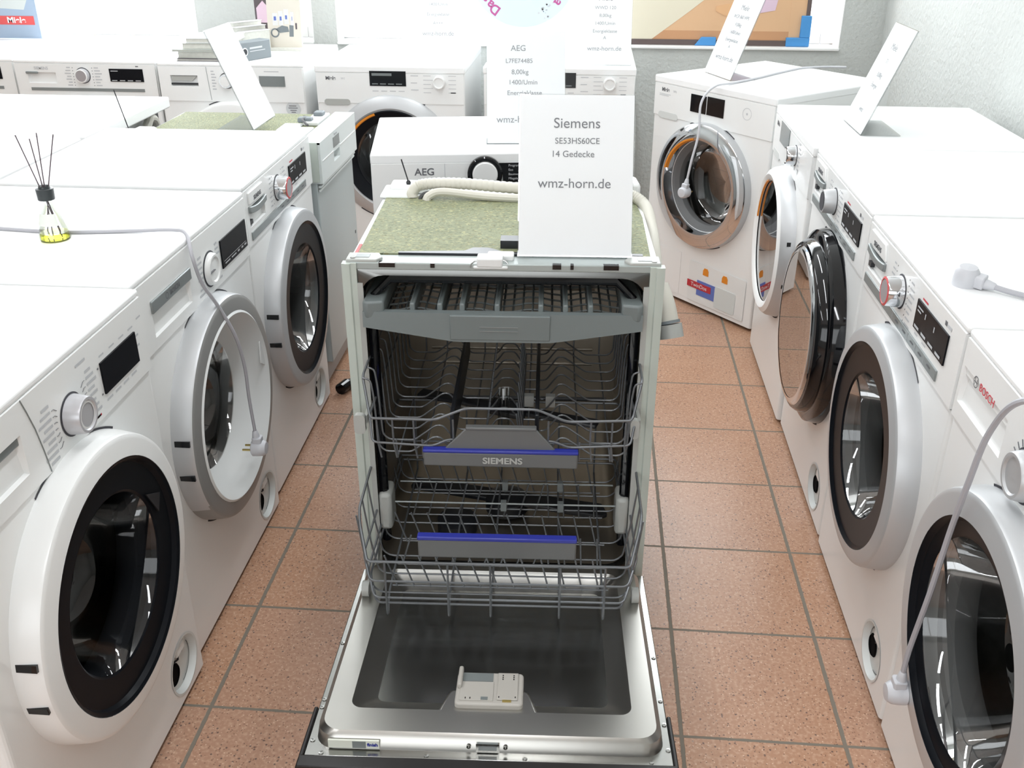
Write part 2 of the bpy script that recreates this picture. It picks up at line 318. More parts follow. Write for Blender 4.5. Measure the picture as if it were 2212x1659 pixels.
def panel(t, rec=None, z0=.700, z1=.834, y=-.004, m='white', name='control_panel'):
    b = MB(); o = (-HW+.003, HW-.003, z0, z1)
    if rec: b.frame(o, rec, y); b.pocket(rec[0], rec[1], rec[2], rec[3], y, y+.034, .012)
    else: b.quad((o[0], y, z0), (o[1], y, z0), (o[1], y, z1), (o[0], y, z1))
    b.quad((o[0], y, z0), (o[1], y, z0), (o[1], y+.012, z0-.004), (o[0], y+.012, z0-.004)); b.quad((o[0], y, z1), (o[1], y, z1), (o[1], y+.02, z1+.004), (o[0], y+.02, z1+.004))
    for x in (o[0], o[1]): b.quad((x, y, z0), (x, y, z1), (x, .02, z1), (x, .02, z0))
    return b.build(name, m, t)
def drum(t, v, r=.2, wall='drum'):
    d = MB().lathe([(.232, .075), (.235, .10), (.235, .40), (.19, .425), (.05, .43), (0, .43)], 0, v, 48); d.build('drum', wall, t)
    MB().lathe([(r, .0), (r-.012, .004), (r-.022, .02), (r-.02, .045), (r-.01, .06), (.236, .078)], 0, v, 64).build('door_seal', 'seal', t)
def door(t, v, ringprof, ringmat, rim=None, rimmat='anthracite', glassr=.145, glassy=-.03, pane='pane', bowl=True, tabs=(170, 188), tabr=.2445, tint='bowl', extra=None, tabw=.03):
    d = MB().lathe(ringprof, 0, v, 96).build('door', ringmat, t)
    g = MB()
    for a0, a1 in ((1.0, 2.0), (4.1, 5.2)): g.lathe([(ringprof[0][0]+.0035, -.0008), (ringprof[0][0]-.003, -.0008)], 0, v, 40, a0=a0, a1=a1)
    g.build('door_gap_shade', 'gap', d)  # flat dark arcs paint the gap's shade at top and bottom of the ring
    if rim: MB().lathe(rim, 0, v, 96).build('door_rim', rimmat, d)
    if extra: MB().lathe(extra[0], 0, v, 96).build('trim_ring', extra[1], d)
    if not bowl: MB().disc(glassr, glassy, 0, v, 72).build('window_pane', pane, d)
    else:
        MB().lathe([(glassr, glassy), (glassr*.97, glassy+.012), (glassr*.93, glassy+.035), (glassr*.88, .045), (glassr*.8, .085), (glassr*.66, .104), (glassr*.45, .110), (glassr*.2, .113), (.0005, .114)], 0, v, 72).build('glass_bowl', tint, d)
    for a in tabs:
        s = MB().box(tabr-.006, tabr+.0025, -tabw-.006, -.006, -.006, .006); s.v = [(math.cos(math.radians(a))*x-math.sin(math.radians(a))*z, y, v+math.sin(math.radians(a))*x+math.cos(math.radians(a))*z) for x, y, z in s.v]
        s.build('hinge_slot', 'black', d)
    return d
def flap_recess(t, u, v, r, hole=True):
    o = MB().lathe([(r*1.08, -.0012), (r, -.0012), (r*.97, .003), (r*.92, .012), (r*.5, .013), (0, .013)], u, v, 40).build('pump_recess', 'pocket', t)
    if hole: MB().lathe([(r*.42, .0120), (r*.37, .009), (r*.35, .0115), (0, .0115)], u-r*.45, v-r*.15, 28).build('pump_opening', 'void', o)
    b = MB()
    b.lathe([(r*.84, .0105), (r*.80, .0105)], u, v, 12, a0=-1.5, a1=.5); b.lathe([(r*.84, .0105), (r*.80, .0105)], u, v, 10, a0=1.9, a1=3.1)
    b.tube([(u-r*.4, .011, v+r*.35), (u-r*.1, .009, v+r*.25), (u, .010, v+r*.42), (u+r*.3, .011, v+r*.3)], .0022, 6); b.build('latch_slot', 'dark', o)
    MB().box(u-r*.25, u+r*.4, .004, .013, v+r*.42, v+r*.78).build('flap_clip', 'plastic', o, bevel=.003)
    return o
def knob(t, u, v, r, h, m='white', face=None, ring=None, y=-.004, base=True):
    k = MB().lathe([(r*1.06, y), (r*1.04, y-h*.35), (r*.97, y-h*.9), (r*.93, y-h), (r*.8, y-h), (r*.72, y-h+.003), (0, y-h+.003)], u, v, 48).build('dial', m, t)
    if base: MB().lathe([(r*1.16, y-.0006), (r*1.02, y-.002)], u, v, 48).build('dial_gap', 'gap', k)
    if ring: MB().lathe([(r*.97, y-h-.0005), (r*.82, y-h-.002), (r*.78, y-h)], u, v, 48).build('dial_ring', ring, k)
    if face: MB().disc(r*.78, y-h-.0012, u, v, 40).build('dial_face', face, k)
    return k
def marks(t, rects, m='mark', y=-.0045, name='panel_marking'):
    b = MB()
    for u, v, w_, h in rects: b.quad((u, y, v), (u+w_, y, v), (u+w_, y, v+h), (u, y, v+h))
    return b.build(name, m, t, smooth=False)
def slab(t, name, u0, u1, v0, v1, y, m, d=.003, parent=None, bevel=0):
    return MB().box(u0, u1, y-d, y+.004, v0, v1).build(name, m, parent or t, bevel=bevel)
def dial_text(u, v, side, n, dv, w_, h=.0045):
    return [(u+(0 if side > 0 else -w_*(.6+.4*((i*7) % 5)/4)), v-i*dv, w_*(.6+.4*((i*7) % 5)/4), h) for i in range(n)]
RING = [(.2475, .002), (.2465, -.010), (.2425, -.036), (.2405, -.0405), (.2375, -.0425), (.233, -.0435)]
def bosch(name, label, loc, rz, style):
    t = thing(name, label, 'washing machine', loc, rz)
    V = .458; fl = (.215, .086, .058)
    cabinet(t, hole=(0, V, .19), flap=fl); worktop(t); drum(t, V, .19); flap_recess(t, *fl)
    wide = style == 'dish'
    rec = (-.235, -.055, .722, .79) if wide else (-.285, -.105, .728, .79)
    p = panel(t, rec)
    if wide:
        h = MB().box(rec[0]-.002, rec[1]+.004, -.008, .0, .769, .793).build('drawer_handle', 'handle', p, bevel=.002)
        text('BOSCH', .014, 'markdark', h, (-.135, -.0085, .781)); MB().lathe([(.0065, -.0083), (.005, -.0083)], -.172, .781, 20).build('logo', 'markdark', h)
        MB().box(rec[0]+.03, rec[1]-.05, .008, .014, .752, .756).build('drawer_slot', 'gap', p)
        slab(t, 'display', .118, .278, .728, .79, -.004, 'display')
        marks(t, [(.125, .742, .14, .0012), (.13, .735, .03, .003), (.17, .735, .03, .003), (.21, .735, .012, .004), (.235, .735, .012, .004), (.255, .735, .014, .004)], 'mark', -.0078, 'display_lettering')
        k = knob(t, .052, .752, .033, .012, 'white'); slab(t, 'dial_pointer', .024, .05, .751, .7525, -.0165, 'markdark', .0005, k)
        marks(t, dial_text(.012, .79, -1, 8, .011, .03)+dial_text(.09, .79, 1, 8, .011, .022))
        prof = RING; rim = [(.208, -.046), (.203, -.049), (.197, -.044), (.17, -.012), (.15, .012), (.142, .02)]
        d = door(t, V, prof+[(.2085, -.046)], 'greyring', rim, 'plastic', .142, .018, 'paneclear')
        MB().lathe(RING[:4], 0, V, 96).build('silver_band', 'silver', d).scale = (1.0006, 1, 1.0006)
        MB().prism([(.2, V+.085), (.203, V+.0), (.172, V+.02), (.178, V+.07)], -.043, -.040).build('door_grip', 'plastic', d, bevel=.001)
    else:
        near = style == 'black'
        MB().box(rec[0], rec[1], .0, .006, .774, .79).build('drawer_handle', 'handle' if near else 'white', p, bevel=.002)
        if near:
            slab(t, 'display', .127, .253, .7335, .7875, -.004, 'display')
            k = knob(t, .026, .752, .0295, .026, 'grip'); MB().lathe([(.0305, -.0046), (.0335, -.0046)], .026, .752, 48).build('dial_gap', 'gap', k)
            MB().lathe([(.0215, -.0278), (.0185, -.0282)], .026, .752, 40).build('dial_edge', 'white', k)
            b = MB()
            for i in range(7):
                for s in (-1, 1):
                    vv = .752+(i-3)*.0105; a = abs(i-3)
                    b.tube([(.026+s*(.037+.002*(3-a)), -.0046, .752+(i-3)*.0085), (.026+s*(.045), -.0046, vv), (.026+s*.05, -.0046, vv)], .0005, 4)
            b.build('dial_scale', 'markdark', t)
            marks(t, dial_text(-.028, .792, -1, 9, .0105, .034)+dial_text(.081, .792, 1, 9, .0105, .03)); marks(t, [(.085, .708, .02, .0035)], 'red', name='red_mark')
            marks(t, [(.118, .78, .004, .003), (.118, .735, .004, .003)], 'markdark', name='indicator_marking')
            marks(t, [(.13, .719, .02, .004), (.16, .719, .02, .004), (.19, .719, .02, .004), (.22, .719, .02, .004), (.06, .812, .03, .004), (.13, .796, .016, .003), (.165, .796, .018, .003), (.2, .796, .018, .003), (.235, .796, .018, .003), (.256, .775, .012, .004), (.257, .757, .01, .004), (.27, .802, .016, .003)], name='button_lettering')
            MB().tube([(-.088, -.0042, .834), (-.08, -.0042, .812), (-.07, -.0042, .78), (-.062, -.0042, .74), (-.056, -.0042, .702)], .0012, 6).build('panel_seam', 'handle', t)
            rim = [(.205, -.047), (.203, -.0455), (.199, -.044), (.195, -.036), (.15, -.033), (.146, -.03)]
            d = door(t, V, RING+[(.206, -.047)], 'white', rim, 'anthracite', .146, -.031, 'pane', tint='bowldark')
            MB().prism([(.128, V+.085), (.175, V+.06), (.16, V+.03)], -.0385, -.036).build('door_grip', 'dark', d)
        else:
            text('BOSCH', .0175, 'red', t, (-.186, -.0046, .787), sx=1.05); b = MB().lathe([(.0095, -.0046), (.0078, -.0046)], -.232, .787, 24)
            for q in ((-.239, .786, .014, .0015), (-.2365, .781, .0015, .012), (-.229, .781, .0015, .012)): b.quad((q[0], -.0046, q[1]), (q[0]+q[2], -.0046, q[1]), (q[0]+q[2], -.0046, q[1]+q[3]), (q[0], -.0046, q[1]+q[3]))
            b.build('logo', 'markdark', t); MB().box(-.225, -.15, .008, .014, .758, .762).build('drawer_slot', 'gap', p)
            slab(t, 'display', .12, .255, .733, .79, -.004, 'display'); k = knob(t, -.022, .75, .034, .018, 'silver'); marks(t, [(-.062, .716, .006, .003), (-.05, .712, .012, .002)], 'red', name='red_mark')
            b = MB()
            for i in range(9): a = math.radians(110+i*16); b.tube([(-.022+.040*math.cos(a), -.0046, .75+.040*math.sin(a)), (-.022+.050*math.cos(a), -.0046, .75+.050*math.sin(a))], .0008, 4)
            b.build('dial_scale', 'markdark', t)
            rim = [(.2, -.045), (.196, -.042), (.192, -.036), (.172, -.033), (.168, -.03)]
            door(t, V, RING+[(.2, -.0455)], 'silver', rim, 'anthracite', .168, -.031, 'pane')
    return t
def siemens(name, label, loc, rz, style):
    t = thing(name, label, 'washing machine', loc, rz); V = .458; fl = (.185, .088, .058)
    cabinet(t, hole=(0, V, .19), flap=fl); worktop(t); drum(t, V, .19); flap_recess(t, *fl, hole=style != 'flat')
    rec = (-.272, -.152, .742, .79); p = panel(t, rec)
    hd = MB()  # curved grey grip over the drawer recess
    pts = [(-.275+.127*i/10, .794-.003*i/10-.012*math.sin(PI*i/10)*(.6)) for i in range(11)]
    hd.prism([(u, v) for u, v in pts]+[(u, v-.016) for u, v in reversed(pts)], -.010, .004); h = hd.build('drawer_handle', 'handle', p, bevel=.002)
    MB().prism([(-.272, .797), (-.15, .794), (-.165, .826), (-.272, .826)], -.008, -.003).build('drawer_front', 'white', p, bevel=.002)
    text('SIEMENS', .015, 'markdark', p, (-.212, -.0085, .806), bold=.0002)
    MB().box(-.268, -.25, -.004, .016, .748, .758).build('drawer_latch', 'dark', p)
    b = slab(t, 'button_bar', -.272, .217, .711, .731, -.004, 'handle', .003, bevel=.001)
    marks(t, [(x, .720, .018, .003) for x in (-.03, .02, .07, .12, .17)], 'markdark', -.0076, 'button_lettering')
    marks(t, [(x, .712, .001, .018) for x in (-.05, 0, .05, .1, .15)], 'mark', -.0076, 'button_groove')
    c = slab(t, 'display', .068, .236, .750, .804, -.004, 'display'); 
    marks(t, [(.078, .792, .03, .003), (.078, .785, .02, .003), (.12, .785, .004, .010), (.17, .782, .004, .010)]+[(x, .754, .026, .005) for x in (.075, .115, .155, .195)], 'mark', -.0076, 'display_lettering')
    marks(t, [(.205, .812, .010, .008)], 'markdark', name='model_mark'); marks(t, [(.218, .812, .02, .006)]+[(.075, .739, .018, .003), (.12, .739, .02, .003)], name='model_lettering'); marks(t, [(.085, .809, .03, .0035)], 'red', name='red_mark')
    k = knob(t, -.038, .776, .029, .03, 'chrome' if style == 'silver' else 'silver', 'knobface' if style == 'silver' else 'gap', None if style == 'black' else 'redring')
    marks(t, dial_text(.012, .812, 1, 8, .0115, .03, .0035)+dial_text(-.088, .812, -1, 7, .0115, .02, .0035), y=-.0045)
    marks(t, [(.004-.004*abs(i-3.5)/3.5, .8125-i*.0115, .0025, .0025) for i in range(8)]+[(-.082+.003*abs(i-3)/3, .8125-i*.0115, .0025, .0025) for i in range(7)], 'gap', name='dial_scale')
    if style == 'black':
        prof = [(.252, .004), (.25, -.012), (.246, -.028), (.236, -.034), (.224, -.036), (.221, -.052), (.214, -.060), (.206, -.062)]
        rim = [(.206, -.0625), (.201, -.067), (.196, -.069), (.188, -.0695)]
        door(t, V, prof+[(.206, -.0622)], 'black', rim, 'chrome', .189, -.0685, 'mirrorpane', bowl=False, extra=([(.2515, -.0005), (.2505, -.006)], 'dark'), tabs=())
    else:
        rim = [(.209, -.046), (.206, -.043), (.202, -.040), (.150, -.037), (.146, -.033)]
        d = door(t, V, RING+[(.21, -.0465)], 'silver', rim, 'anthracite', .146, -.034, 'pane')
    return t
def miele(name, label, loc, rz, style, cat='washing machine'):
    t = thing(name, label, cat, loc, rz); V = .485
    flap = None; cabinet(t, .6, .822, hole=(0, V, .17), panel=.705); worktop(t, .6, .822, .848, .002); drum(t, V, .172)
    pn = panel(t, None, .705, .820, -.003)
    pl = MB().prism(rrect(-.268, -.163, .696, .720, .0118), -.0035, -.002).build('drawer_grip', 'lgrey' if style == 'white' else 'pocket', pn)
    text('Miele', .019, 'markdark', pn, (-.236, -.0036, .80), bold=.0005); text('W1' if style != 'dryer' else 'T1', .012, 'mark', pn, (-.186, -.0036, .799))
    if style == 'chrome':
        marks(t, [(-.268, .783, .06, .002), (-.268, .778, .05, .002)], y=-.0036)
        slab(t, 'display', -.1, -.022, .744, .806, -.003, 'black', .002); slab(t, 'display', -.017, .066, .744, .808, -.003, 'black', .002)
        MB().lathe([(.0205, -.0036), (.019, -.0036)], .174, .777, 32).build('button_ring', 'mark', t); MB().disc(.004, -.0036, .174, .777, 10).build('button_mark', 'mark', t)
        prof = [(.232, .004), (.2315, -.012), (.230, -.024), (.2285, -.0285)]; rim = [(.2285, -.0285), (.224, -.032), (.200, -.0385), (.180, -.0425), (.1745, -.0415), (.171, .008)]
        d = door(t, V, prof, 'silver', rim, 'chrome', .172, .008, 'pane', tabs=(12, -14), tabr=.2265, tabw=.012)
        MB().lathe([(.1795, -.0432), (.174, -.0425), (.1695, -.030)], 0, V, 40, a0=1.75, a1=2.9).build('orange_arc', 'orange', d)
        f = MB().prism(rrect(-.034, .258, .03, .19, .006), -.003, -.001).build('dosing_flap', 'plastic', t)
        MB().prism(rrect(.11, .215, .04, .125, .008), -.005, -.002).build('flap_door', 'panelgrey', f)
        for uu in (.055, .154): MB().prism([(uu-.014, .150), (uu+.014, .150), (uu+.014, .168), (uu+.008, .178), (uu-.008, .178), (uu-.014, .168)], -.0045, -.0025).build('orange_dot', 'orange', f)
        MB().box(.015, .115, -.0048, -.002, .062, .122).build('blue_tab', 'sky_sticker', f); r_ = MB().box(-.036, .09, -.0062, -.0035, .086, .112).build('red_tab', 'redtab', f)
        text('TwinDos', .022, 'paper', r_, (.027, -.0066, .099), sx=1.05)
        MB().prism(rrect(-.262, -.085, .03, .205, .004), -.0012, -.0005).build('service_cover', 'white', t)
    elif style == 'dryer':
        slab(t, 'display', -.182, -.035, .757, .82, -.003, 'displaygrey', .002)
        knob(t, .075, .772, .026, .028, 'chrome', 'white', None, -.003); marks(t, dial_text(.115, .812, 1, 7, .012, .03), y=-.0036)
        for i in range(4): MB().disc(.006, -.0045, -.01+i*.045, .735, 14).build('touch_button', 'white', t)
        prof = [(.235, .004), (.233, -.006), (.228, -.03), (.220, -.042)]; rim = [(.220, -.042), (.206, -.050), (.192, -.046), (.186, -.04)]
        d = door(t, V, prof, 'silver', rim, 'white', .187, -.038, 'mirrorpane', bowl=False, tabs=(16, -17), tabr=.229, tabw=.018)
        MB().lathe([(.190, -.046), (.186, -.047), (.184, -.042)], 0, V, 40, a0=1.9, a1=3.0).build('orange_arc', 'orange', d)
    else:
        slab(t, 'display', -.079, .066, .773, .83, -.003, 'black', .002); marks(t, [(-.07, .812, .08, .010)], 'displaygrey', -.0056, 'display_text'); marks(t, [(-.07+i*.032, .779, .024, .004) for i in range(4)], 'displaygrey', -.0056, 'display_lettering')
        knob(t, .198, .79, .024, .02, 'white', None, None, -.003, False)
        marks(t, [(.135, .813-i*.016, .03+.008*(i % 2), .002) for i in range(5)]+[(.235, .813-i*.016, .03, .002) for i in range(5)]+[(.085, .812, .03, .003), (.085, .785, .025, .003), (.085, .758, .03, .003)]+[(-.07+i*.035, .752, .024, .003) for i in range(4)], y=-.0036)
        marks(t, [(.243, .748, .02, .004)], 'markdark', y=-.0036, name='model_mark')
        prof = [(.255, .003), (.253, -.004), (.245, -.012), (.225, -.022), (.205, -.026), (.196, -.022)]; rim = [(.197, -.023), (.194, -.030), (.165, -.018), (.152, -.008), (.15, -.002)]
        d = door(t, V, prof, 'silver', rim, 'anthracite', .151, -.004, 'pane', tabs=(), tint='bowldark')
        MB().lathe([(.1965, -.031), (.189, -.0305), (.186, -.027)], 0, V, 40, a0=1.9, a1=3.2).build('orange_arc', 'orange', d)
    return t
bosch('washing_machine', 'white washing machine with black inner door rim and white ring, nearest of its row', (-.762, 1.193, 0), PI/2, 'black')
bosch('washing_machine', 'white washing machine with grey door ring and white dished door, reed diffuser standing on it', (-.782, 1.80, 0), PI/2, 'dish')
siemens('washing_machine', 'white washing machine with red-ringed dial between the dished-door machine and the slim grey dishwasher', (-.800, 2.432, 0), PI/2+.012, 'silver')
bosch('washing_machine', 'white washing machine with red brand lettering, cord and plug hanging before its silver door', (.606, 1.139, 0), -PI/2, 'grey')
siemens('washing_machine', 'white washing machine with silver door ring and a grey plug lying on its top', (.606, 1.741, 0), -PI/2, 'silver')
siemens('washing_machine', 'white washing machine with glossy black door ring and mirrored pane', (.612, 2.352, 0), -PI/2-.006, 'black')
miele('tumble_dryer', 'white dryer by the textured wall with grey display and a tilted card on top', (.604, 2.955, 0), -PI/2, 'dryer', 'dryer')
miele('washing_machine', 'white washing machine turned at an angle, chrome door ring, red and blue flap', (.43, 3.585, 0), -.885, 'chrome')
miele('washing_machine', 'white washing machine under the back window with black display, beside the catalogue-topped machine', (-.797, 3.905, 0), 0, 'white')
miele('washing_machine', 'white washing machine under the back window mostly hidden by the big paper cards', (-.128, 3.93, 0), .004, 'white')
# back row, left part
def back_machine(label, x, y, kind, rz=0):
    t = thing('washing_machine', label, 'washing machine', (x, y, 0), rz); V = .458
    cabinet(t, hole=(0, V, .19)); worktop(t); drum(t, V, .19)
    if kind == 's':
        rec = (-.245, -.125, .757, .80); p = panel(t, rec); MB().box(-.25, -.2, -.009, .0, .794, .803).build('drawer_handle', 'handle', p, bevel=.002)
        text('SIEMENS', .016, 'mark', p, (-.183, -.0046, .816), bold=.0003); MB().box(rec[0]+.02, rec[1]-.006, .02, .026, .764, .795).build('drawer_insert', 'handle', p)
        slab(t, 'display', .103, .243, .768, .818, -.004, 'display'); marks(t, [(.11, .808, .03, .003)]+[(.11+i*.033, .771, .022, .003) for i in range(4)], 'mark', -.0076, 'display_lettering')
        knob(t, -.01, .79, .027, .02, 'grip', 'knobface', 'white'); slab(t, 'button_bar', -.24, .24, .728, .740, -.004, 'handle', .002)
        marks(t, [(-.052, .818-i*.0115, .003, .003) for i in range(7)]+[(.03, .818-i*.0115, .003, .003) for i in range(7)], 'markdark', name='dial_scale')
        marks(t, dial_text(.04, .818, 1, 7, .0115, .03)+dial_text(-.06, .818, -1, 7, .0115, .026))
        marks(t, [(.215, .826, .012, .004)], 'markdark', name='model_mark')
    else:
        rec = (-.248, -.135, .757, .80); p = panel(t, rec); MB().box(rec[0], rec[1], -.002, .02, .763, .770).build('drawer_bar', 'dark', p); MB().prism([(rec[0]+.004, .797), (rec[1]-.004, .797), (rec[1]-.025, .778), (rec[0]+.004, .778)], .0, .012).build('drawer_handle', 'lgrey', p)
        slab(t, 'display', .118, .222, .762, .802, -.004, 'displaygrey'); knob(t, -.015, .782, .027, .024, 'chrome', 'white'); MB().tube([(-.096, -.0042, .834), (-.088, -.0042, .705)], .001, 5).build('panel_seam', 'handle', t)
        marks(t, dial_text(-.078, .815, 1, 7, .0115, .02)+dial_text(.02, .815, 1, 7, .0115, .02)+[(.14, .818, .06, .003)])
        s = MB().disc(.030, -.0012, .245, .675, 32).build('round_sticker', 'stickergrey', t); marks(s, [(.228, .685, .03, .003), (.225, .677, .038, .003), (.232, .668, .026, .003), (.236, .660, .018, .003)], 'markdark', -.0016, 'sticker_lettering')
    rim = [(.205, -.045), (.2, -.04), (.150, -.037), (.146, -.033)]
    door(t, V, RING+[(.206, -.046)], 'silver' if kind == 's' else 'white', rim, 'anthracite', .146, -.034, 'pane')
    return t
back_machine('white washing machine with grey drawer and lettered panel, left of the stacked catalogues', -2.055, 3.935, 's', -.0)
back_machine('white washing machine in the back row carrying the catalogue stack and round sticker', -1.444, 3.915, 'b')
back_machine('white washing machine cut off by the picture edge, under the hanging poster board', -2.665, 3.955, 's', 0)
# two machines standing back to back with the near row (only their white tops and backs show)
def back_to_back(label, x, y):
    t = thing('washing_machine', label, 'washing machine', (x, y, 0), -PI/2)
    cabinet(t, .54, .815, plain=True); worktop(t, .60, .815, .848)
    b = MB().tube(smooth_path([(-.1, .552, .70), (-.16, .57, .775), (-.19, .575, .80), (-.235, .57, .76), (-.24, .56, .6)]), .014, 10); b.build('drain_hose', 'hose', t)
    b = MB().box(-.285, -.26, .541, .56, .66, .8).build('hose_bracket', 'dark', t, bevel=.003); MB().box(.02, .2, .541, .55, .3, .7).build('back_plate', 'handle', t)
    return t
back_to_back('white appliance seen from behind with grey hose under its overhanging top', -2.0, 2.905)
back_to_back('white appliance seen from behind, only its pale top edge showing behind the reed diffuser', -2.0, 2.29)
# ------------------------------------------------------------------ the opened built-in dishwasher in the aisle
DW = thing('dishwasher', 'open built-in dishwasher in the middle aisle, racks pulled out and green mat on top', 'dishwasher', (-.151, 1.685, 0), .044)
ZT = .838
b = MB(); b.box(-.288, -.284, .02, .53, .1, ZT-.004).box(.284, .288, .02, .53, .1, ZT-.004).box(-.284, .284, .526, .53, .1, ZT-.004)
b.build('outer_casing', 'sidegrey', DW)
base = MB().box(-.285, .285, .06, .53, .02, .10); base.build('base_tray', 'dark', DW)
ft = MB()
for x in (-.25, .25):
    for y in (.08, .5): ft.lathe([(0, 0), (.02, 0), (.02, .01), (.008, .011), (.008, .022)], x, y, 12, 'z')
ft.build('feet', 'lgrey', DW)
# tub: rounded opening, five inner faces
TU, TZ0, TZ1, TR = .262, .155, .812, .045
op = rrect(-TU, TU, TZ0, TZ1, TR, 7); n = len(op)
tb = MB(); vs = [(x, .012, z) for x, z in op]+[(x*.985, .05, z) for x, z in op]+[(x*.985, .505, z) for x, z in op]
tb.add(vs, [(j*n+i, j*n+(i+1) % n, (j+1)*n+(i+1) % n, (j+1)*n+i) for j in range(2) for i in range(n)]+[tuple(range(2*n, 3*n))])
tub = tb.build('tub', 'tubsteel', DW)
rb = MB()
for z in (.40, .44, .60, .64): rb.tube([(-.2, .503, z), (.2, .503, z)], .004, 6)
rb.build('tub_rib', 'tubsteel', tub)
# steel face frame round the opening
out = rrect(-.285, .285, .10, .826, .012, 7)
ff = MB(); vs = [(x, .004, z) for x, z in out]+[(x*1.02, .0, z+(.004 if z > .5 else -.004)) for x, z in op]+[(x, .014, z) for x, z in op]
ff.add(vs, [(j*n+i, j*n+(i+1) % n, (j+1)*n+(i+1) % n, (j+1)*n+i) for j in range(2) for i in range(n)])
ff.build('front_frame', 'framesteel', DW)
sl = MB().tube([(-TU+.01, .02, TZ0+.05)]+[(-TU+.01, .02, TZ1-.05), (-TU+.05, .02, TZ1-.008), (TU-.05, .02, TZ1-.008), (TU-.01, .02, TZ1-.05), (TU-.01, .02, TZ0+.05)], .010, 8); sl.build('tub_seal', 'black', DW)
for s in (-1, 1):
    g = MB().prismz([(s*.299, -.004), (s*.299, .014), (s*.284, .014), (s*.272, .006), (s*.272, -.002), (s*.282, -.002), (s*.284, -.006), (s*.292, -.006)], .115, ZT+.001); g.build('edge_trim', 'gasket', DW)
    MB().prismz([(s*.272, -.003), (s*.272, .004), (s*.262, .004), (s*.262, -.001)], .12, .80).build('side_strip', 'lgrey', DW)
# top front bar with slots, latch, corner pieces
bar = MB().box(-.285, .285, .002, .048, ZT-.012, ZT+.002).build('top_front_bar', 'strip', DW, bevel=.002)
for x, w_ in ((-.215, .03), (-.13, .008), (.10, .016), (.128, .006), (.20, .028)): MB().box(x-w_/2, x+w_/2, .0, .012, ZT-.006, ZT+.0025).build('bar_slot', 'black', bar)
for s in (-1, 1):
    c = MB().prismz([(s*.292, .004), (s*.292, .045), (s*.235, .045), (s*.225, .02), (s*.235, .004)], ZT-.002, ZT+.007).build('corner_bracket', 'lgrey', DW, bevel=.002)
    MB().lathe([(.005, ZT+.007), (.005, ZT+.0085), (0, ZT+.0085)], s*.28, .014, 12, 'z').build('screw', 'steel', c)
    MB().box(min(s*.25, s*.275), max(s*.25, s*.275), .016, .034, ZT+.0065, ZT+.0078).build('bracket_slot', 'handle', c)
la = MB().box(-.048, .0, -.002, .03, ZT-.004, ZT+.014).box(-.055, .01, -.001, .006, ZT-.008, ZT-.001).box(-.03, .02, .022, .05, ZT, ZT+.012).build('door_latch', 'plastic', DW, bevel=.003)
wr = MB().tube(smooth_path([(-.06, .0, ZT-.004), (-.05, .006, ZT+.006), (.0, .008, ZT+.008), (.012, .004, ZT-.004)]), .0014, 6).build('latch_wire', 'steel', la)
bk = MB().prismz([(-.2, .049), (.262, .049), (.262, .06), (.0, .062), (-.03, .085), (-.06, .085), (-.075, .066), (-.2, .056)], ZT+.001, ZT+.006).box(-.008, .05, .085, .118, ZT+.001, ZT+.020).build('cable_cover', 'dark', DW)
# green sound mat with pale metal edge
tp = MB().box(-.288, .288, .048, .53, ZT-.006, ZT).build('top_sheet', 'plastic', DW)
g = MB(); P = [(-.276, .05), (.276, .05), (.282, .3), (.274, .44), (.2, .452), (-.17, .446), (-.225, .438), (-.28, .425)]; g.prismz(P, ZT, ZT+.004); g.build('sound_mat', 'mat', DW)
MB().box(-.285, -.279, .052, .11, ZT-.001, ZT+.0015).build('red_edge_mark', 'posterred', DW)
# white connector block and hoses at the rear
cb = MB().box(-.295, -.215, .425, .515, ZT, ZT+.010).box(-.28, -.19, .47, .53, ZT, ZT+.018).build('hose_block', 'plastic', DW, bevel=.008, segs=3)
MB().prismz([(.235, .47), (.29, .45), (.285, .52), (.24, .53)], ZT, ZT+.035).build('hose_block', 'plastic', DW, bevel=.008)
hp = smooth_path([(-.222, .432, ZT+.002), (-.222, .436, ZT+.014), (-.20, .442, ZT+.030), (-.12, .444, ZT+.033), (-.02, .438, ZT+.028), (.1, .432, ZT+.022), (.2, .428, ZT+.02), (.258, .42, ZT+.02), (.294, .38, ZT+.006), (.303, .30, ZT-.02), (.304, .22, ZT-.045), (.306, .16, ZT-.085)], 24)
rr = [.0125+(.0009*math.sin(i*2.1) if 40 < i < 190 else 0) for i in range(len(hp))]
MB().tube(hp, .0125, 12, rr=rr).build('drain_hose', 'hose', DW)
hp2 = smooth_path([(-.188, .412, ZT+.001), (-.182, .416, ZT+.012), (-.15, .420, ZT+.020), (-.05, .412, ZT+.013), (.08, .405, ZT+.010), (.2, .40, ZT+.012)], 8)
MB().tube(hp2, .0095, 10).build('inlet_hose', 'hose', DW)
MB().tube(smooth_path([(-.205, .418, ZT+.001), (-.195, .424, ZT+.014), (-.16, .43, ZT+.02)], 6), .004, 6).build('cable', 'darkhose', DW)
he = MB().tube(smooth_path([(.310, .15, .745), (.322, .125, .715), (.330, .11, .682)], 6), .019, 14).build('hose_end', 'hose', DW)
MB().tube([(.331, .108, .680), (.336, .098, .655)], .024, 16).build('hose_cap', 'lgrey', he); MB().tube([(.3295, .111, .6865), (.3308, .1085, .681)], .0215, 16).build('hose_ring', 'binder', he)
MB().tube(smooth_path([(.306, .16, ZT-.085), (.307, .155, .75), (.310, .15, .745)], 4), .0125, 10).build('drain_hose', 'hose', DW)
st = MB().tube([(-.236, .49, ZT+.016), (-.252, .49, ZT+.075)], .0016, 6).build('wire_stalk', 'dark', DW); MB().lathe([(0, ZT+.016), (.005, ZT+.018), (.006, ZT+.022), (.003, ZT+.027), (0, ZT+.028)], -.238, .49, 12, 'z').build('stalk_base', 'dark', st)
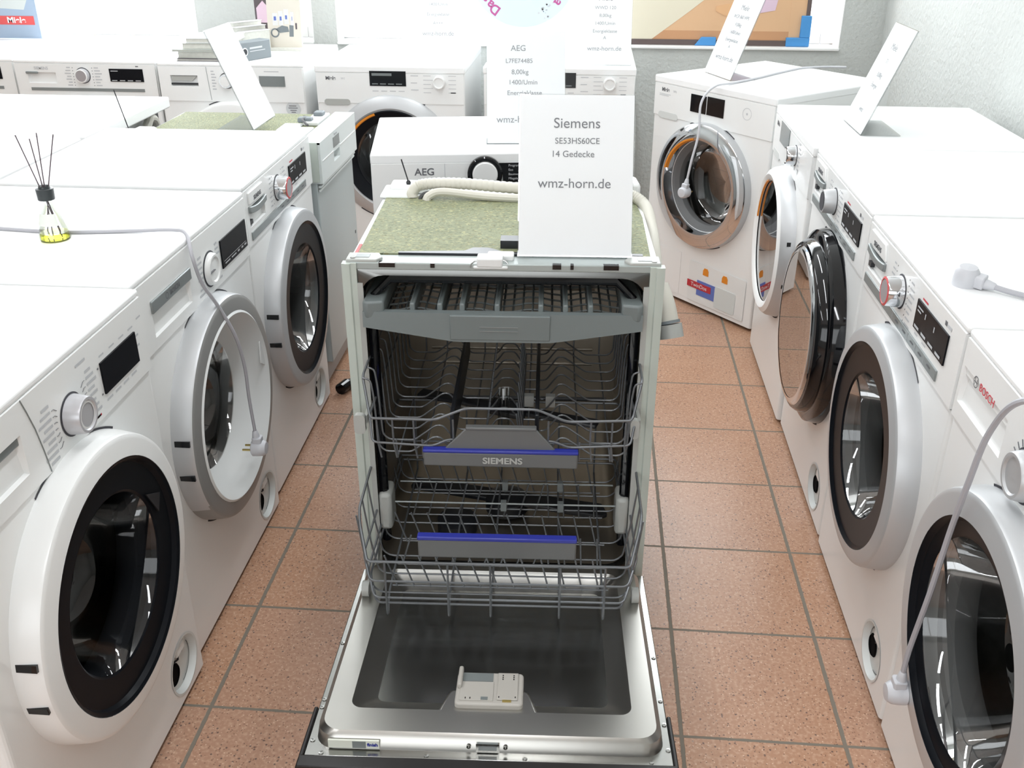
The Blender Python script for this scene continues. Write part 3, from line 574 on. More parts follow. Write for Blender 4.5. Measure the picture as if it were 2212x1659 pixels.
# fold-down door: flange plate, raised pressed panel with basin, black control strip
A = math.atan(.09); DT = Matrix.Translation((0, .0, .150)) @ Matrix.Rotation(-A, 4, 'X')   # local: x across, y towards viewer negative, z up
def dmb(): m_ = MB(); m_.T = DT; return m_
L0 = -.575
d = dmb().box(-.30, .30, L0, -.02, -.012, 0).build('door', 'steel', DW, bevel=.002)
def loop(x0, x1, y0, y1, r, z): return [(p[0], p[1], z) for p in rrect(x0, x1, y0, y1, r, 6)]
pr = dmb(); Ls = [loop(-.287, .287, L0+.018, -.03, .035, .0), loop(-.284, .284, L0+.024, -.032, .034, .020), loop(-.276, .276, L0+.031, -.036, .032, .0275), loop(-.238, .238, L0+.085, -.06, .02, .0275), loop(-.234, .234, L0+.09, -.062, .018, .022), loop(-.196, .196, L0+.142, -.10, .015, -.004)]
k = len(Ls[0]); pr.add([p for q in Ls for p in q], [(j*k+i, j*k+(i+1) % k, (j+1)*k+(i+1) % k, (j+1)*k+i) for j in range(5) for i in range(k)]+[tuple(range(5*k, 6*k))])
pan = pr.build('inner_panel', 'doorsteel', d)
for x, y in [(-.292, -.54), (-.294, -.46), (-.294, -.28), (-.294, -.44), (.294, -.54), (.294, -.48), (.294, -.42), (.294, -.30), (-.272, L0+.007), (-.1, L0+.007), (.06, L0+.007), (.264, L0+.007)]:
    q = dmb(); q.lathe([(.004, .0), (.004, .0016), (.0015, .0018), (.0012, .001), (0, .001)], x, y, 12, 'z'); q.build('screw', 'steel', d)
q = dmb().box(-.018, .016, L0+.0165, L0+.024, .004, .017).build('latch_opening', 'displaygrey', pan); q2 = dmb().frame((-.020, .018, .002, .019), (-.016, .014, .006, .015), L0+.0162).build('latch_rim', 'steel', q)
for x in (-.032, .028): 
    q = dmb(); q.lathe([(.0035, L0+.016), (.0035, L0+.0185), (.001, L0+.0165), (0, L0+.0175)], x, .012, 12, 'y'); q.build('screw', 'steel', pan)
s1 = dmb().box(-.262, -.178, L0+.0165, L0+.0202, .003, .018).build('sticker', 'film', pan)
q = dmb().box(-.222, -.2, L0+.0158, L0+.0196, .004, .017).build('sticker_field', 'handle', s1); t_ = text('finish', .0085, 'blue', s1, (-.188, 0, 0), bold=.0003); t_.matrix_local = DT @ Matrix.Translation((-.189, L0+.0160, .0105)) @ Matrix.Rotation(PI/2, 4, 'X')
# dispenser bump
q = dmb(); q.prismz([(-.095, L0+.07), (.085, L0+.07), (.068, L0+.13), (.062, L0+.142), (-.072, L0+.142), (-.078, L0+.13)], .004, .026); q.build('dispenser_mount', 'doorsteel', pan, bevel=.006)
dsp = dmb().prismz(rrect(-.062, .054, L0+.092, L0+.175, .008), .01, .036).build('dispenser', 'disp', d, bevel=.003)
dmb().prismz([(-.055, L0+.100), (.003, L0+.100), (.003, L0+.148), (-.055, L0+.148)], .036, .0375).build('tablet_lid', 'disp', dsp, bevel=.001)
q = dmb(); q.pocket(-.053, .001, L0+.1, L0+.17, .0, .0); q = dmb().box(-.053, .001, L0+.150, L0+.172, .0355, .0366).build('lid_window', 'displaygrey', dsp)
q = dmb().box(-.06, -.052, L0+.13, L0+.18, .034, .046).build('lid_guide', 'disp', dsp, bevel=.003)
dmb().box(-.018, -.006, L0+.101, L0+.108, .0374, .0385).build('lid_button', 'displaygrey', dsp)
rl = dmb().box(.009, .045, L0+.102, L0+.172, .036, .0385).build('rinse_lid', 'disp', dsp, bevel=.0012); q = dmb()
for x in (.018, .037):
    for i in range(3): q.box(x-.001, x+.001, L0+.153+i*.005, L0+.156+i*.005, .038, .0388)
q.box(.012, .0135, L0+.106, L0+.11, .038, .0388).box(.04, .0415, L0+.106, L0+.11, .038, .0388).box(-.045, -.0435, L0+.103, L0+.107, .0374, .038).box(-.037, -.0355, L0+.103, L0+.107, .0374, .038).build('vent_slot', 'black', rl); dmb().box(.019, .034, L0+.098, L0+.104, .036, .038).build('lid_tab', 'brass', rl)
q = dmb().box(-.306, .306, L0-.028, L0-.002, -.05, .004).box(-.307, -.3, L0-.028, L0+.115, -.05, .002).box(.3, .307, L0-.028, L0+.115, -.05, .002).box(-.3, .3, L0-.01, L0+.115, -.05, -.0125).build('control_strip', 'blackpanel', d, bevel=.002)
# third rack: cutlery tray
tr = MB(); N_ = 12
def arcz(x): a = abs(x)/.262; return .752-(.03+.026*max(0, 1-(max(0, a-.34)/.66)) if a > .34 else .056)
fr = [(x/20*.262, ) for x in range(-20, 21)]
tx = [x[0] for x in fr]; b = MB()
vs = [(x, -.022-.004*math.cos(x/.262*1.4), .752) for x in tx]+[(x, -.026-.004*math.cos(x/.262*1.4), arcz(x)) for x in tx]+[(x, -.010, .752) for x in tx]+[(x, -.014, arcz(x)+.003) for x in tx]; q = len(tx)
b.add(vs, [(i, i+1, q+i+1, q+i) for i in range(q-1)]+[(2*q+i, 2*q+i+1, i+1, i) for i in range(q-1)]+[(q+i, q+i+1, 3*q+i+1, 3*q+i) for i in range(q-1)]+[(3*q+i, 3*q+i+1, 2*q+i+1, 2*q+i) for i in range(q-1)]+[(0, q, 3*q, 2*q), (q-1, 2*q-1, 4*q-1, 3*q-1)])
tray = b.build('cutlery_tray', 'traygrey', DW)
gp = MB().box(-.098, .09, -.031, -.02, .700, .750).build('tray_grip', 'traygrey', tray, bevel=.002); MB().box(-.042, .03, -.0325, -.030, .727, .7285).box(-.042, .03, -.0325, -.030, .719, .7205).build('grip_rib', 'handle', gp)
for s in (-1, 1):
    MB().prismz([(s*.262, -.02), (s*.255, -.026), (s*.222, -.02), (s*.225, .46), (s*.250, .46)], .738, .772).build('tray_side', 'traygrey', tray, bevel=.01, segs=3)
gr = MB()
def zt(x): return .735-.004*math.cos(x/.225*PI*4)
for i in range(15): y = 0+i*.032; gr.tube([(-.225+j*.0225, y, zt(-.225+j*.0225)) for j in range(21)], .0022, 4)
for j in range(25):
    x = -.225+.45*j/24; gr.tube([(x, -.012, zt(x)), (x, .455, zt(x))], .0022, 4)
gr.build('tray_grid', 'traygrey', tray)
for x in (-.17, -.118, -.076, -.01, .072, .118, .165): MB().prismz([(x-.005, -.01), (x+.005, -.01), (x+.005, .455), (x-.005, .455)], .725, .765).build('tray_divider', 'traygrey', tray, bevel=.003)
MB().box(.258, .268, .0, .014, .715, .745).build('tray_stop', 'lgrey', tray, bevel=.003)
for s in (-1, 1): MB().box(min(s*.255, s*.263), max(s*.255, s*.263), .0, .48, .748, .762).build('tray_rail', 'steel', tray)
# upper rack
UR = MB(); W0 = .0019; yf, yb = -.1, .40
def urz(y): return .638
rim = fillet([(-.252, yb, .645), (-.262, .0, .640), (-.262, yf+.035, .638), (-.248, yf+.005, .572), (-.243, yf, .567), (-.124, yf, .566), (-.066, yf, .592), (.068, yf, .592), (.125, yf, .567), (.243, yf, .572), (.248, yf+.005, .577), (.264, yf+.035, .640), (.264, .0, .642), (.254, yb, .645), (-.252, yb, .645)], .012)
UR.tube(rim, .0026, 6)
rim2 = fillet([(-.25, yb, .56), (-.255, yf+.04, .552), (-.246, yf+.004, .513), (-.13, yf+.002, .508), (-.10, yf+.004, .522), (.1, yf+.004, .522), (.13, yf+.002, .510), (.246, yf+.004, .516), (.257, yf+.04, .552), (.25, yb, .56), (-.25, yb, .56)], .01)
UR.tube(rim2, .0023, 6)
for i in range(11):
    y = yf+.03+i*.046; sh = 0
    pr_ = [(-.262, y, .637), (-.247, y, .633), (-.243, y, .60), (-.238, y, .49), (-.226, y, .478), (-.175, y, .478), (-.132, y, .512), (-.118, y, .512), (-.092, y, .478), (-.03, y, .478), (-.012, y, .505), (.012, y, .505), (.03, y, .478), (.085, y, .478), (.112, y, .515), (.124, y, .515), (.175, y, .478), (.23, y, .478), (.242, y, .49), (.246, y, .60), (.25, y, .633), (.264, y, .637)]
    UR.tube(fillet(pr_, .007, 2), W0, 5)
for x in (-.2, -.15, -.06, .05, .15, .21): UR.tube([(x, yf+.004, .52), (x, yf+.012, .476), (x, yb, .476), (x, yb, .56)], W0, 5)
for x in (-.235, -.205, -.165, -.09, .09, .17, .21, .235): UR.tube([(x, yf, .567), (x, yf+.004, .512), (x+.004, yf+.01, .476)], W0, 5)
ur = UR.build('upper_rack', 'wire', DW)
for x, tilt in ((-.035, .01), (.038, -.01)):
    tn = MB()
    for i in range(10): y = yf+.05+i*.046; tn.tube([(x, y, .476), (x+tilt, y, .555)], W0, 5)
    tn.tube([(x, yf+.03, .48), (x, yb-.02, .48)], W0, 5); tn.build('tine_row', 'wire', ur)
for x in (-.098, .068): MB().prismz([(x-.004, yf+.06), (x+.004, yf+.06), (x+.004, .38), (x-.004, .38)], .48, .548).build('plate_comb', 'dark', ur, bevel=.002)
for s in (-1, 1):
    rl = MB().box(min(s*.262, s*.268), max(s*.262, s*.268), yf+.05, .45, .528, .545).build('rack_rail', 'lgrey', ur); e_ = (.263, .285) if s < 0 else (.247, .264); MB().prism(rrect(min(s*e_[0], s*e_[1]), max(s*e_[0], s*e_[1]), .515, .556, .0078), yf+.03, yf+.042).build('rail_stop', 'lgrey', ur)
hd = MB().prism([(-.147, .502), (-.147, .472), (.147, .470), (.147, .502)], yf-.012, yf+.006).build('rack_handle', 'handlegrey', ur, bevel=.003)
MB().prism([(-.11, .502), (.108, .502), (.066, .552), (-.064, .552)], yf-.004, yf+.002).box(-.066, .068, yf-.006, yf+.008, .548, .554).build('handle_plate', 'handlegrey', hd, bevel=.002)
MB().box(-.148, .148, yf-.013, yf+.004, .501, .5075).build('handle_strip', 'blue', hd, bevel=.002); text('SIEMENS', .0185, 'lgrey', hd, (.004, yf-.0135, .486), bold=.0006, sx=1.1)
sa = MB().prismz([(-.04, .13), (.04, .1), (.05, .16), (-.03, .19)], .455, .468).prismz([(-.2, .2), (-.19, .23), (.2, .1), (.19, .07)], .455, .465).build('upper_spray_arm', 'dark', DW, bevel=.004)
MB().tube([(.0, .02, .46), (.0, .05, .56)], .012, 12).build('water_tube', 'paneclear', ur); MB().box(.04, .06, .12, .135, .48, .505).build('rack_clip', 'lgrey', ur); MB().box(.085, .105, .12, .135, .48, .505).build('rack_clip', 'lgrey', ur)
# lower rack
LR = MB(); yf, yb = -.2, .29
sd = fillet([(-.255, yb, .402), (-.272, .0, .398), (-.272, yf+.06, .39), (-.268, yf+.035, .375), (-.253, yf+.002, .312), (-.246, yf, .309), (.244, yf, .309), (.251, yf+.002, .312), (.268, yf+.035, .375), (.272, yf+.06, .39), (.272, .0, .398), (.255, yb, .402), (-.255, yb, .402)], .012)
LR.tube(sd, .0028, 6)
for z, dx in ((.262, .0), (.222, .006), (.210, .010)):
    LR.tube(fillet([(-.262+dx, yb, z+.03), (-.268+dx, yf+.05, z+.03), (-.25+dx, yf+.001, z), (.248-dx, yf+.001, z), (.268-dx, yf+.05, z+.03), (.262-dx, yb, z+.03), (-.262+dx, yb, z+.03)], .012), .0024, 6)
for x in (-.219, -.098, -.016, .118, .204): LR.tube(fillet([(x, yf-.001, .309), (x, yf-.003, .19), (x, yf+.004, .176), (x, yf+.014, .192), (x, yf+.03, .212), (x, yb, .214), (x, yb, .40)], .006, 2), .0023, 6)
for i in range(8):
    y = yf+.03+i*.06
    LR.tube(fillet([(-.272, y, .394), (-.262, y, .30), (-.25, y, .225), (-.235, y, .212), (.235, y, .212), (.25, y, .225), (.262, y, .30), (.272, y, .394)], .008, 2), .002, 5)
lr = LR.build('lower_rack', 'wire', DW)
for j, y in enumerate((-.15, -.08, 0, .1, .2)):
    tn = MB(); s = 1 if j % 2 else -1
    for i in range(13):
        x = -.205+i*.0335; tn.tube([(x, y, .212), (x+s*.022 if x < .08 else x-.01+s*.006, y-.005, .29+.012*(j > 2))], W0, 5)
    tn.tube([(-.215, y, .214), (.215, y, .214)], W0, 5); tn.build('tine_row', 'wire', lr)
for y in (.02, .1):
    b = MB().tube([(-.23, y, .30), (.235, y, .30)], .0022, 5)
    for x in (.0, .12): b.box(x-.006, x+.006, y-.006, y+.006, .285, .306)
    b.build('fold_bar', 'handle', lr)
hd = MB().box(-.151, .146, yf-.012, yf+.005, .331, .374).build('rack_handle', 'handlegrey', lr, bevel=.003); MB().box(-.152, .147, yf-.013, yf+.004, .370, .378).build('handle_strip', 'blue', hd, bevel=.002)
for s in (-1, 1):
    MB().box(min(s*.235, s*.262), max(s*.235, s*.262), .0, .06, .24, .33).build('rack_guide', 'lgrey', lr, bevel=.008)
    for y in (-.15, -.03, .12):
        q = MB().lathe([(0, s*.262), (.016, s*.262), (.016, s*.276), (0, s*.276)], y, .2035, 20, 'x'); q.build('rack_wheel', 'lgrey', lr)
sp = MB().prismz([(-.23, .24), (-.22, .28), (.22, .18), (.23, .14), (.21, .13)], .188, .20).lathe([(.05, .17), (.05, .20), (.03, .205), (0, .205)], 0, .2, 24, 'z').build('lower_spray_arm', 'dark', DW, bevel=.003)
MB().lathe([(.045, .156), (.045, .185), (.03, .19), (0, .19)], -.11, .13, 20, 'z').build('filter', 'dark', DW)
MB().tube([(-.24, .505, .3), (.24, .505, .3)], .006, 6).build('rear_bar', 'dark', tub)
# ------------------------------------------------------------------ slim semi-integrated dishwasher at the end of the near row
SD = thing('dishwasher', 'slim grey-fronted dishwasher with green top mat, at the far end of the reed diffuser row', 'dishwasher', (-.800, 2.99, 0), PI/2)
MB().box(-.224, .224, .02, .56, .03, .795).build('outer_casing', 'sidegrey', SD); q = MB()
for x in (-.19, .19):
    for y in (.08, .5): q.lathe([(0, 0), (.02, 0), (.02, .01), (.008, .012), (.008, .032)], x, y, 12, 'z')
q.build('feet', 'lgrey', SD)
MB().box(-.222, .222, -.002, .02, .10, .69).build('door', 'doorgrey', SD, bevel=.003)
q = MB(); q.frame((-.224, .224, .685, .806), (-.075, .0, .716, .745), -.02); q.pocket(-.075, .0, .716, .745, -.02, -.002, .003)
q.box(-.224, .224, -.0199, -.0, .800, .806); q.quad((-.224, -.02, .685), (-.224, -.02, .806), (-.224, .03, .806), (-.224, .03, .685)); q.quad((.224, -.02, .685), (.224, -.02, .806), (.224, .03, .806), (.224, .03, .685)); q.box(-.224, .224, .0, .045, .79, .806)
sp_ = q.build('control_panel', 'panelgrey', SD); MB().box(-.228, -.222, -.012, .045, .69, .806).build('panel_edge', 'gasket', sp_)
slab(SD, 'display', -.075, .0, .757, .788, -.02, 'displaygrey', .001, sp_); MB().box(-.21, -.078, -.0215, -.019, .748, .7505).box(.004, .21, -.0215, -.019, .748, .7505).build('panel_groove', 'white', sp_); text('Siemens', .011, 'mark', sp_, (-.04, -.0205, .795))
q = MB()
for i in range(3): q.box(-.222, .222, -.016+.003*i, -.006, .684-.012*i, .690-.012*i)
q.build('louvre', 'panelgrey', sp_); MB().box(.19, .2, -.003, .0, .40, .41).build('door_mark', 'dark', SD)
MB().box(-.215, .215, .05, .55, .795, .799).build('sound_mat', 'mat', SD)
q = MB().box(-.17, -.02, .05, .14, .799, .808).box(.03, .18, .05, .10, .799, .812).box(-.06, .04, .10, .16, .799, .806).build('latch_plate', 'plastic', SD, bevel=.004); MB().box(.04, .07, .075, .12, .806, .822).box(.12, .16, .06, .09, .81, .824).build('latch_box', 'binder', q, bevel=.004); MB().tube(smooth_path([(-.02, .07, .812), (.03, .1, .82), (.07, .09, .816), (.12, .12, .81)], 6), .004, 6).build('cable', 'darkhose', SD)
st = MB().tube([(-.205, .548, .80), (-.275, .545, .955)], .0017, 6).build('wire_stalk', 'dark', SD)
MB().box(-.22, -.13, .50, .56, .799, .825).build('hose_block', 'plastic', SD, bevel=.008)
# ------------------------------------------------------------------ compact washer behind the open dishwasher
AE = thing('washing_machine', 'white washing machine with black ring dial directly behind the open dishwasher', 'washing machine', (-.272, 2.515, 0), .15)
cabinet(AE, .46, .822, hole=(0, .44, .16)); worktop(AE, .47, .822, .848, .0); drum(AE, .44, .16); door(AE, .44, RING, 'white', [(.234, -.045), (.19, -.04), (.15, -.035)], 'anthracite', .151, -.033, 'pane', tabs=())
p = panel(AE, None, .69, .822); text('AEG', .026, 'markdark', p, (-.158, -.0046, .80), bold=.0004, sx=1.05); MB().tube([(-.105, -.0045, .822), (-.105, -.0045, .70)], .0006, 4).build('panel_seam', 'mark', p)
k = MB().lathe([(.046, -.004), (.046, -.016), (.042, -.019), (.036, -.019), (.034, -.012)], .0, .795, 48).build('dial', 'black', AE); MB().lathe([(.034, -.006), (.033, -.022), (.03, -.024), (0, -.024)], 0, .795, 40).build('dial_cap', 'white', k)
b = MB().prism([(.0, .822), (.2, .822), (.2, .745), (.05, .745), (.046, .80), (.0, .818)], -.0062, -.003).build('display', 'black', AE)
for i, w_ in enumerate(('Programme', 'Eco', 'Baumwolle', 'Pflegeleicht', 'Feinwäsche', 'Wolle/Seide', 'Spezial')): text(w_, .0085, 'mark', b, (.062, -.0066, .815-i*.0115), align='LEFT')
# ------------------------------------------------------------------ A4 price cards on tilted acrylic stands
def card(label, x, y, z, rz, tilt, lines, foot=.075, w_=.21, h=.297, stand=True, ink='ink', group=None):
    t = thing('price_card', label, 'card', (x, y, z), rz, group)
    T = Matrix.Rotation(-tilt, 4, 'X'); q = MB(); q.T = T; q.box(-w_/2, w_/2, -.0010, .0, .003, h)
    s = q.build('sheet', 'paper', t)
    if stand:
        q = MB(); q.T = T; q.box(-w_/2-.002, w_/2+.002, .0005, .003, .002, h+.002); q.T = Matrix(); q.box(-w_/2-.002, w_/2+.002, .0, foot, .0, .0025); q.build('acrylic_stand', 'acrylic', t)
    for body, sz, yy, dx in lines:
        o = text(body, sz, ink, s, (0, 0, 0), align='CENTER', depth=.0001); o.matrix_local = T @ Matrix.Translation((dx, -.0014, h-yy)) @ Matrix.Rotation(PI/2, 4, 'X')
    return t
card('largest white price card, standing on the green top of the open dishwasher', -.0195, 1.722, ZT+.008, .046, .405, [('Siemens', .0265, .052, 0), ('SE53HS60CE', .0155, .084, .001), ('14 Gedecke', .0165, .108, -.007), ('wmz-horn.de', .0252, .162, -.003)], .07, ink='ink2')
card('white price card half hidden behind the largest price card', -.170, 2.62, .848, .10, .38, [('AEG', .0215, .045, -.02), ('L7FE74485', .0165, .078, -.018), ('8,00kg', .0175, .107, -.016), ('1400/Umin', .0175, .134, -.008), ('Energieklasse', .0175, .162, -.004), ('A', .0175, .187, 0), ('wmz-horn.de', .0252, .232, -.012)])
card('white price card standing on the back row, right of the round pale blue sign', .045, 4.0, .848, .02, .38, [('Miele', .026, .04, 0), ('WWD 120', .018, .075, 0), ('8,00kg', .018, .105, 0), ('1400/Umin', .018, .135, 0), ('Energieklasse', .018, .165, 0), ('A', .018, .19, 0), ('wmz-horn.de', .0252, .232, 0)])
card('white price card standing on the back row, left of the round pale blue sign', -.66, 4.30, .848, .0, .2, [('Miele', .026, .04, 0), ('8,00kg', .018, .075, 0), ('1400/Umin', .018, .105, 0), ('Energieklasse', .018, .145, 0), ('A+++', .018, .18, 0), ('wmz-horn.de', .0252, .222, 0)])
card('white card without visible writing leaning on the slim grey dishwasher', -.985, 2.915, .828, PI/2, .386, [], .11)
card('white price card leaning on the dryer by the right wall', .756, 2.911, .849, -PI/2, .366, [('Miele', .026, .06, 0), ('T1', .018, .1, 0), ('8,00kg', .018, .14, 0), ('Energie', .018, .17, 0), ('wmz', .02, .24, 0)], .11)
card('white price card leaning on the angled chrome-doored machine', .462, 3.775, .849, -1.215, .37, [('Miele', .027, .045, 0), ('WCR 860 WPS', .018, .078, 0), ('9,00kg', .018, .106, 0), ('1600/Umin', .018, .134, 0), ('Energieklasse', .018, .162, 0), ('A', .018, .186, 0), ('wmz-horn.de', .0252, .228, 0)], .10, ink='ink2')
# ------------------------------------------------------------------ reed diffuser
RD = thing('reed_diffuser', 'glass reed diffuser with yellow oil, black cap and four dark sticks', 'diffuser', (-1.030, 1.735, .848))
MB().lathe([(0, .0), (.027, .0), (.029, .004), (.028, .012), (.020, .046), (.011, .064), (.008, .070), (.0075, .084)], 0, 0, 32, 'z').build('bottle', 'bottle', RD)
MB().lathe([(0, .003), (.026, .003), (.0265, .011), (.0255, .015), (0, .015)], 0, 0, 32, 'z').build('oil', 'oil', RD)
MB().lathe([(.008, .079), (.0155, .079), (.0165, .100), (.011, .101), (.010, .105), (.007, .102), (.007, .084)], -.001, 0, 12, 'z').build('cap', 'collar', RD)
MB().lathe([(.0245, .032), (.0185, .054)], 0, 0, 20, 'z', a0=-2.6, a1=-.6).build('label', 'label', RD)
for a, b in (((.017, -.004, .006), (-.035, .0, .200)), ((.010, .008, .006), (-.009, .0, .194)), ((-.004, .0, .006), (.007, .0, .205)), ((-.017, .004, .006), (.039, .0, .203))):
    MB().tube([a, ((b[0]-.01)*.15, 0, .092), b], .0011, 6).build('stick', 'reed', RD)
# ------------------------------------------------------------------ power cords with plugs
def plug_at(parent, p, d, up, s=1.0, pins='brass'):
    z = Vector(d).normalized(); x = Vector(up).cross(z).normalized(); y = z.cross(x); T = Matrix((x, y, z)).transposed().to_4x4(); T.translation = p
    q = MB(); q.T = T @ Matrix.Scale(s, 4); q.lathe([(.004, -.012), (.0055, -.010), (.0075, .0), (.009, .012)], 0, 0, 16, 'z')
    q.prismz(rrect(-.010, .010, -.008, .012, .004), .004, .03); q.v = q.v
    o = q.build('plug', 'plug', parent, bevel=.002)
    q = MB(); q.T = T @ Matrix.Scale(s, 4) @ Matrix.Translation((0, 0, .032)) @ Matrix.Rotation(PI/2, 4, 'X'); q.lathe([(0, -.020), (.013, -.019), (.0175, -.012), (.0185, .0), (.0185, .010), (.016, .012), (0, .012)], 0, 0, 24, 'z'); q.build('plug_head', 'plug', o)
    q = MB(); q.T = T @ Matrix.Scale(s, 4) @ Matrix.Translation((0, 0, .032)) @ Matrix.Rotation(PI/2, 4, 'X')
    for k in (-1, 1): q.tube([(k*.0095, 0, .010), (k*.0095, 0, .031)], .0024, 8)
    q.build('pin', pins, o)
def cord(label, pts, r, end_up, s=1.0, sub=10, pins='brass', m='cord'):
    P = smooth_path(pts, sub); c = MB().tube(P, r, 8).build('power_cord', m); tag(c, label, 'cord')
    plug_at(c, P[-1], P[-1]-P[-3], end_up, s, pins); return c
cord('grey power cord running behind the reed diffuser and hanging before the white dished door', [(-1.33, 1.80, .8515), (-1.16, 1.778, .8515), (-1.03, 1.768, .8515), (-.90, 1.785, .852), (-.82, 1.792, .854), (-.784, 1.775, .852), (-.7625, 1.738, .82), (-.755, 1.748, .76), (-.742, 1.778, .70), (-.725, 1.806, .62), (-.722, 1.826, .54), (-.724, 1.832, .46), (-.722, 1.836, .365)], .0038, (1, 0, 0), 1.05)
cord('white power cord trailing over the angled machine with plug hanging at its chrome door', [(.99, 4.03, .851), (.92, 4.03, .851), (.85, 4.01, .851), (.80, 3.98, .8515), (.70, 3.86, .8515), (.60, 3.73, .8515), (.50, 3.615, .853), (.425, 3.53, .852), (.385, 3.51, .80), (.383, 3.488, .70), (.365, 3.483, .60), (.355, 3.485, .525)], .0042, (-.6, -.8, 0), 1.15, m='plug')
cord('grey power cord hanging from the red-lettered machine across its silver door', [(1.19, .93, .853), (1.0, .95, .853), (.80, .98, .853), (.70, 1.02, .862), (.61, 1.075, .892), (.555, 1.121, .884), (.548, 1.172, .811), (.548, 1.198, .708), (.550, 1.219, .614), (.548, 1.230, .494), (.548, 1.253, .362), (.549, 1.258, .295)], .0045, (-1, 0, 0), 1.1, pins='plug')
P = smooth_path([(1.19, 1.47, .853), (1.02, 1.46, .853), (.88, 1.49, .853), (.78, 1.54, .853), (.72, 1.577, .855), (.685, 1.606, .858)], 10); c = MB().tube(P, .005, 8).build('power_cord', 'cord'); tag(c, 'grey power cord lying with its plug on a bare white machine top', 'cord'); plug_at(c, P[-1], Vector((-.72, .55, .06)), (.1, -.2, 1), 1.15, 'plug')
# ------------------------------------------------------------------ hose on the floor
fh = thing('hose', 'dark grey hose end lying on the floor tiles left of the open dishwasher', 'hose', (-.76, 2.76, 0)); P = smooth_path([(.13, .15, .016), (.09, .11, .016), (.05, .07, .017), (-.0, .02, .018)], 6)
q = MB().tube(P, .015, 12).build('tube', 'darkhose', fh); MB().tube([(-.001, .018, .018), (-.014, -.022, .0185)], .019, 14).build('end_cap', 'black', fh)
# ------------------------------------------------------------------ catalogues, folder, brochures on the back row
def book(label, x, y, z, rz, wx, wy, h, mcover, mpages='pages', group='catalogues stacked on the back row machine', name='catalogue'):
    t = thing(name, label, 'catalogue', (x, y, z), rz, group)
    MB().box(-wx/2+.003, wx/2-.003, -wy/2+.003, wy/2-.003, .002, h-.002).build('page_block', mpages, t); q = MB().box(-wx/2, wx/2, -wy/2, wy/2, 0, .002).box(-wx/2, wx/2, -wy/2, wy/2, h-.002, h).box(-wx/2, wx/2, wy/2-.003, wy/2, 0, h); q.build('cover', mcover, t); return t
zz = .848
for i, (h, dx, dy, a, wx, c, lb) in enumerate(((.010, 0, 0, .04, .30, 'coverdark', 'thin dark catalogue at the bottom of the catalogue stack'), (.026, -.01, .01, .0, .28, 'cover', 'thick pale catalogue second from the bottom of the stack'), (.008, -.03, .0, .09, .30, 'cover', 'thin grey catalogue in the middle of the stack'), (.022, .0, .015, .14, .26, 'cover', 'curled pale catalogue second from the stack top'), (.018, .02, .02, .10, .25, 'paper', 'white catalogue on top of the stack'))):
    book(lb, -1.556+dx*.6, 4.055+dy, zz, a*.6, wx-.06, .20, h, c); zz += h+.0005
bi = thing('folder', 'dark grey box folder with ring hole leaning beside the catalogue stack', 'folder', (-1.371, 4.008, .848), 1.1)
MB().box(-.1, .1, 0, .06, 0, .072).build('case', 'binder', bi, bevel=.003); MB().lathe([(.012, -.0008), (.016, -.0012), (.0165, -.0002)], -.045, .036, 24).build('finger_ring', 'paper', bi); MB().disc(.012, -.0006, -.045, .036, 20).build('finger_hole', 'dark', bi); marks(bi, [(-.018, .044, .07, .007), (-.018, .034, .085, .003)], y=-.0006)
for i in range(3):
    t = book(('white folder lying nearest the dark grey box folder', 'white folder between two others behind the grey box folder', 'white folder farthest back behind the grey box folder')[i], -1.435-.030*i, 4.225+.042*i, .848, .95, .15, .034, .088+.014*i, 'paper', group='white folders behind the box folder', name='white_folder')
br = thing('brochure', 'upright brochure showing a small motor trike, leaning by the window pillar', 'brochure', (-1.325, 4.30, .848), .02)
T = Matrix.Rotation(-.12, 4, 'X'); q = MB(); q.T = T; q.box(-.073, .073, 0, .012, .012, .31).build('sheet', 'sand', br); MB().box(-.075, .078, -.03, .05, 0, .012).build('brochure_base', 'pages', br)
def pic(pts, m, name, d=.0006):
    q = MB(); q.T = T; q.prism(pts, -d, .0005); return q.build(name, m, br)
for x0, x1, z0, z1 in ((-.05, -.028, .10, .15), (-.024, -.004, .10, .158), (.0, .02, .105, .165), (.028, .042, .10, .155)): pic([(x0, z0), (x1, z0), (x1, z1), (x0, z1)], 'paper', 'poster_motif'); pic([(x0+.006, z0+.02), (x1-.006, z0+.02), (x1-.006, z0+.036), (x0+.006, z0+.036)], 'sky_sticker', 'poster_motif', .001)
pic([(-.04, .085), (-.01, .10), (.015, .095), (.02, .075), (-.02, .07)], 'binder', 'trike_body', .001); pic([(.02, .055), (.038, .055), (.04, .10), (.022, .102)], 'binder', 'trike_wheel', .001); q = MB(); q.T = T; q.lathe([(.019, -.001), (.013, -.001)], -.042, .07, 20).build('trike_wheel', 'binder', br); pic([(.048, .085), (.055, .085), (.055, .11), (.048, .11)], 'coverdark', 'poster_motif', .001)
dk = thing('brochure', 'dark brochure with figure photo standing behind the upright motor trike brochure', 'brochure', (-1.440, 4.40, .848), .0); MB().box(-.038, .038, 0, .01, 0, .33).build('sheet', 'coverdark', dk); MB().prism([(-.03, .10), (.03, .10), (.034, .15), (.0, .19), (-.03, .16)], -.0008, .001).build('photo_motif', 'piclilac', dk); MB().prism([(-.005, .2), (.03, .2), (.03, .33), (.01, .33)], -.0008, .001).build('photo_motif', 'sand', dk)
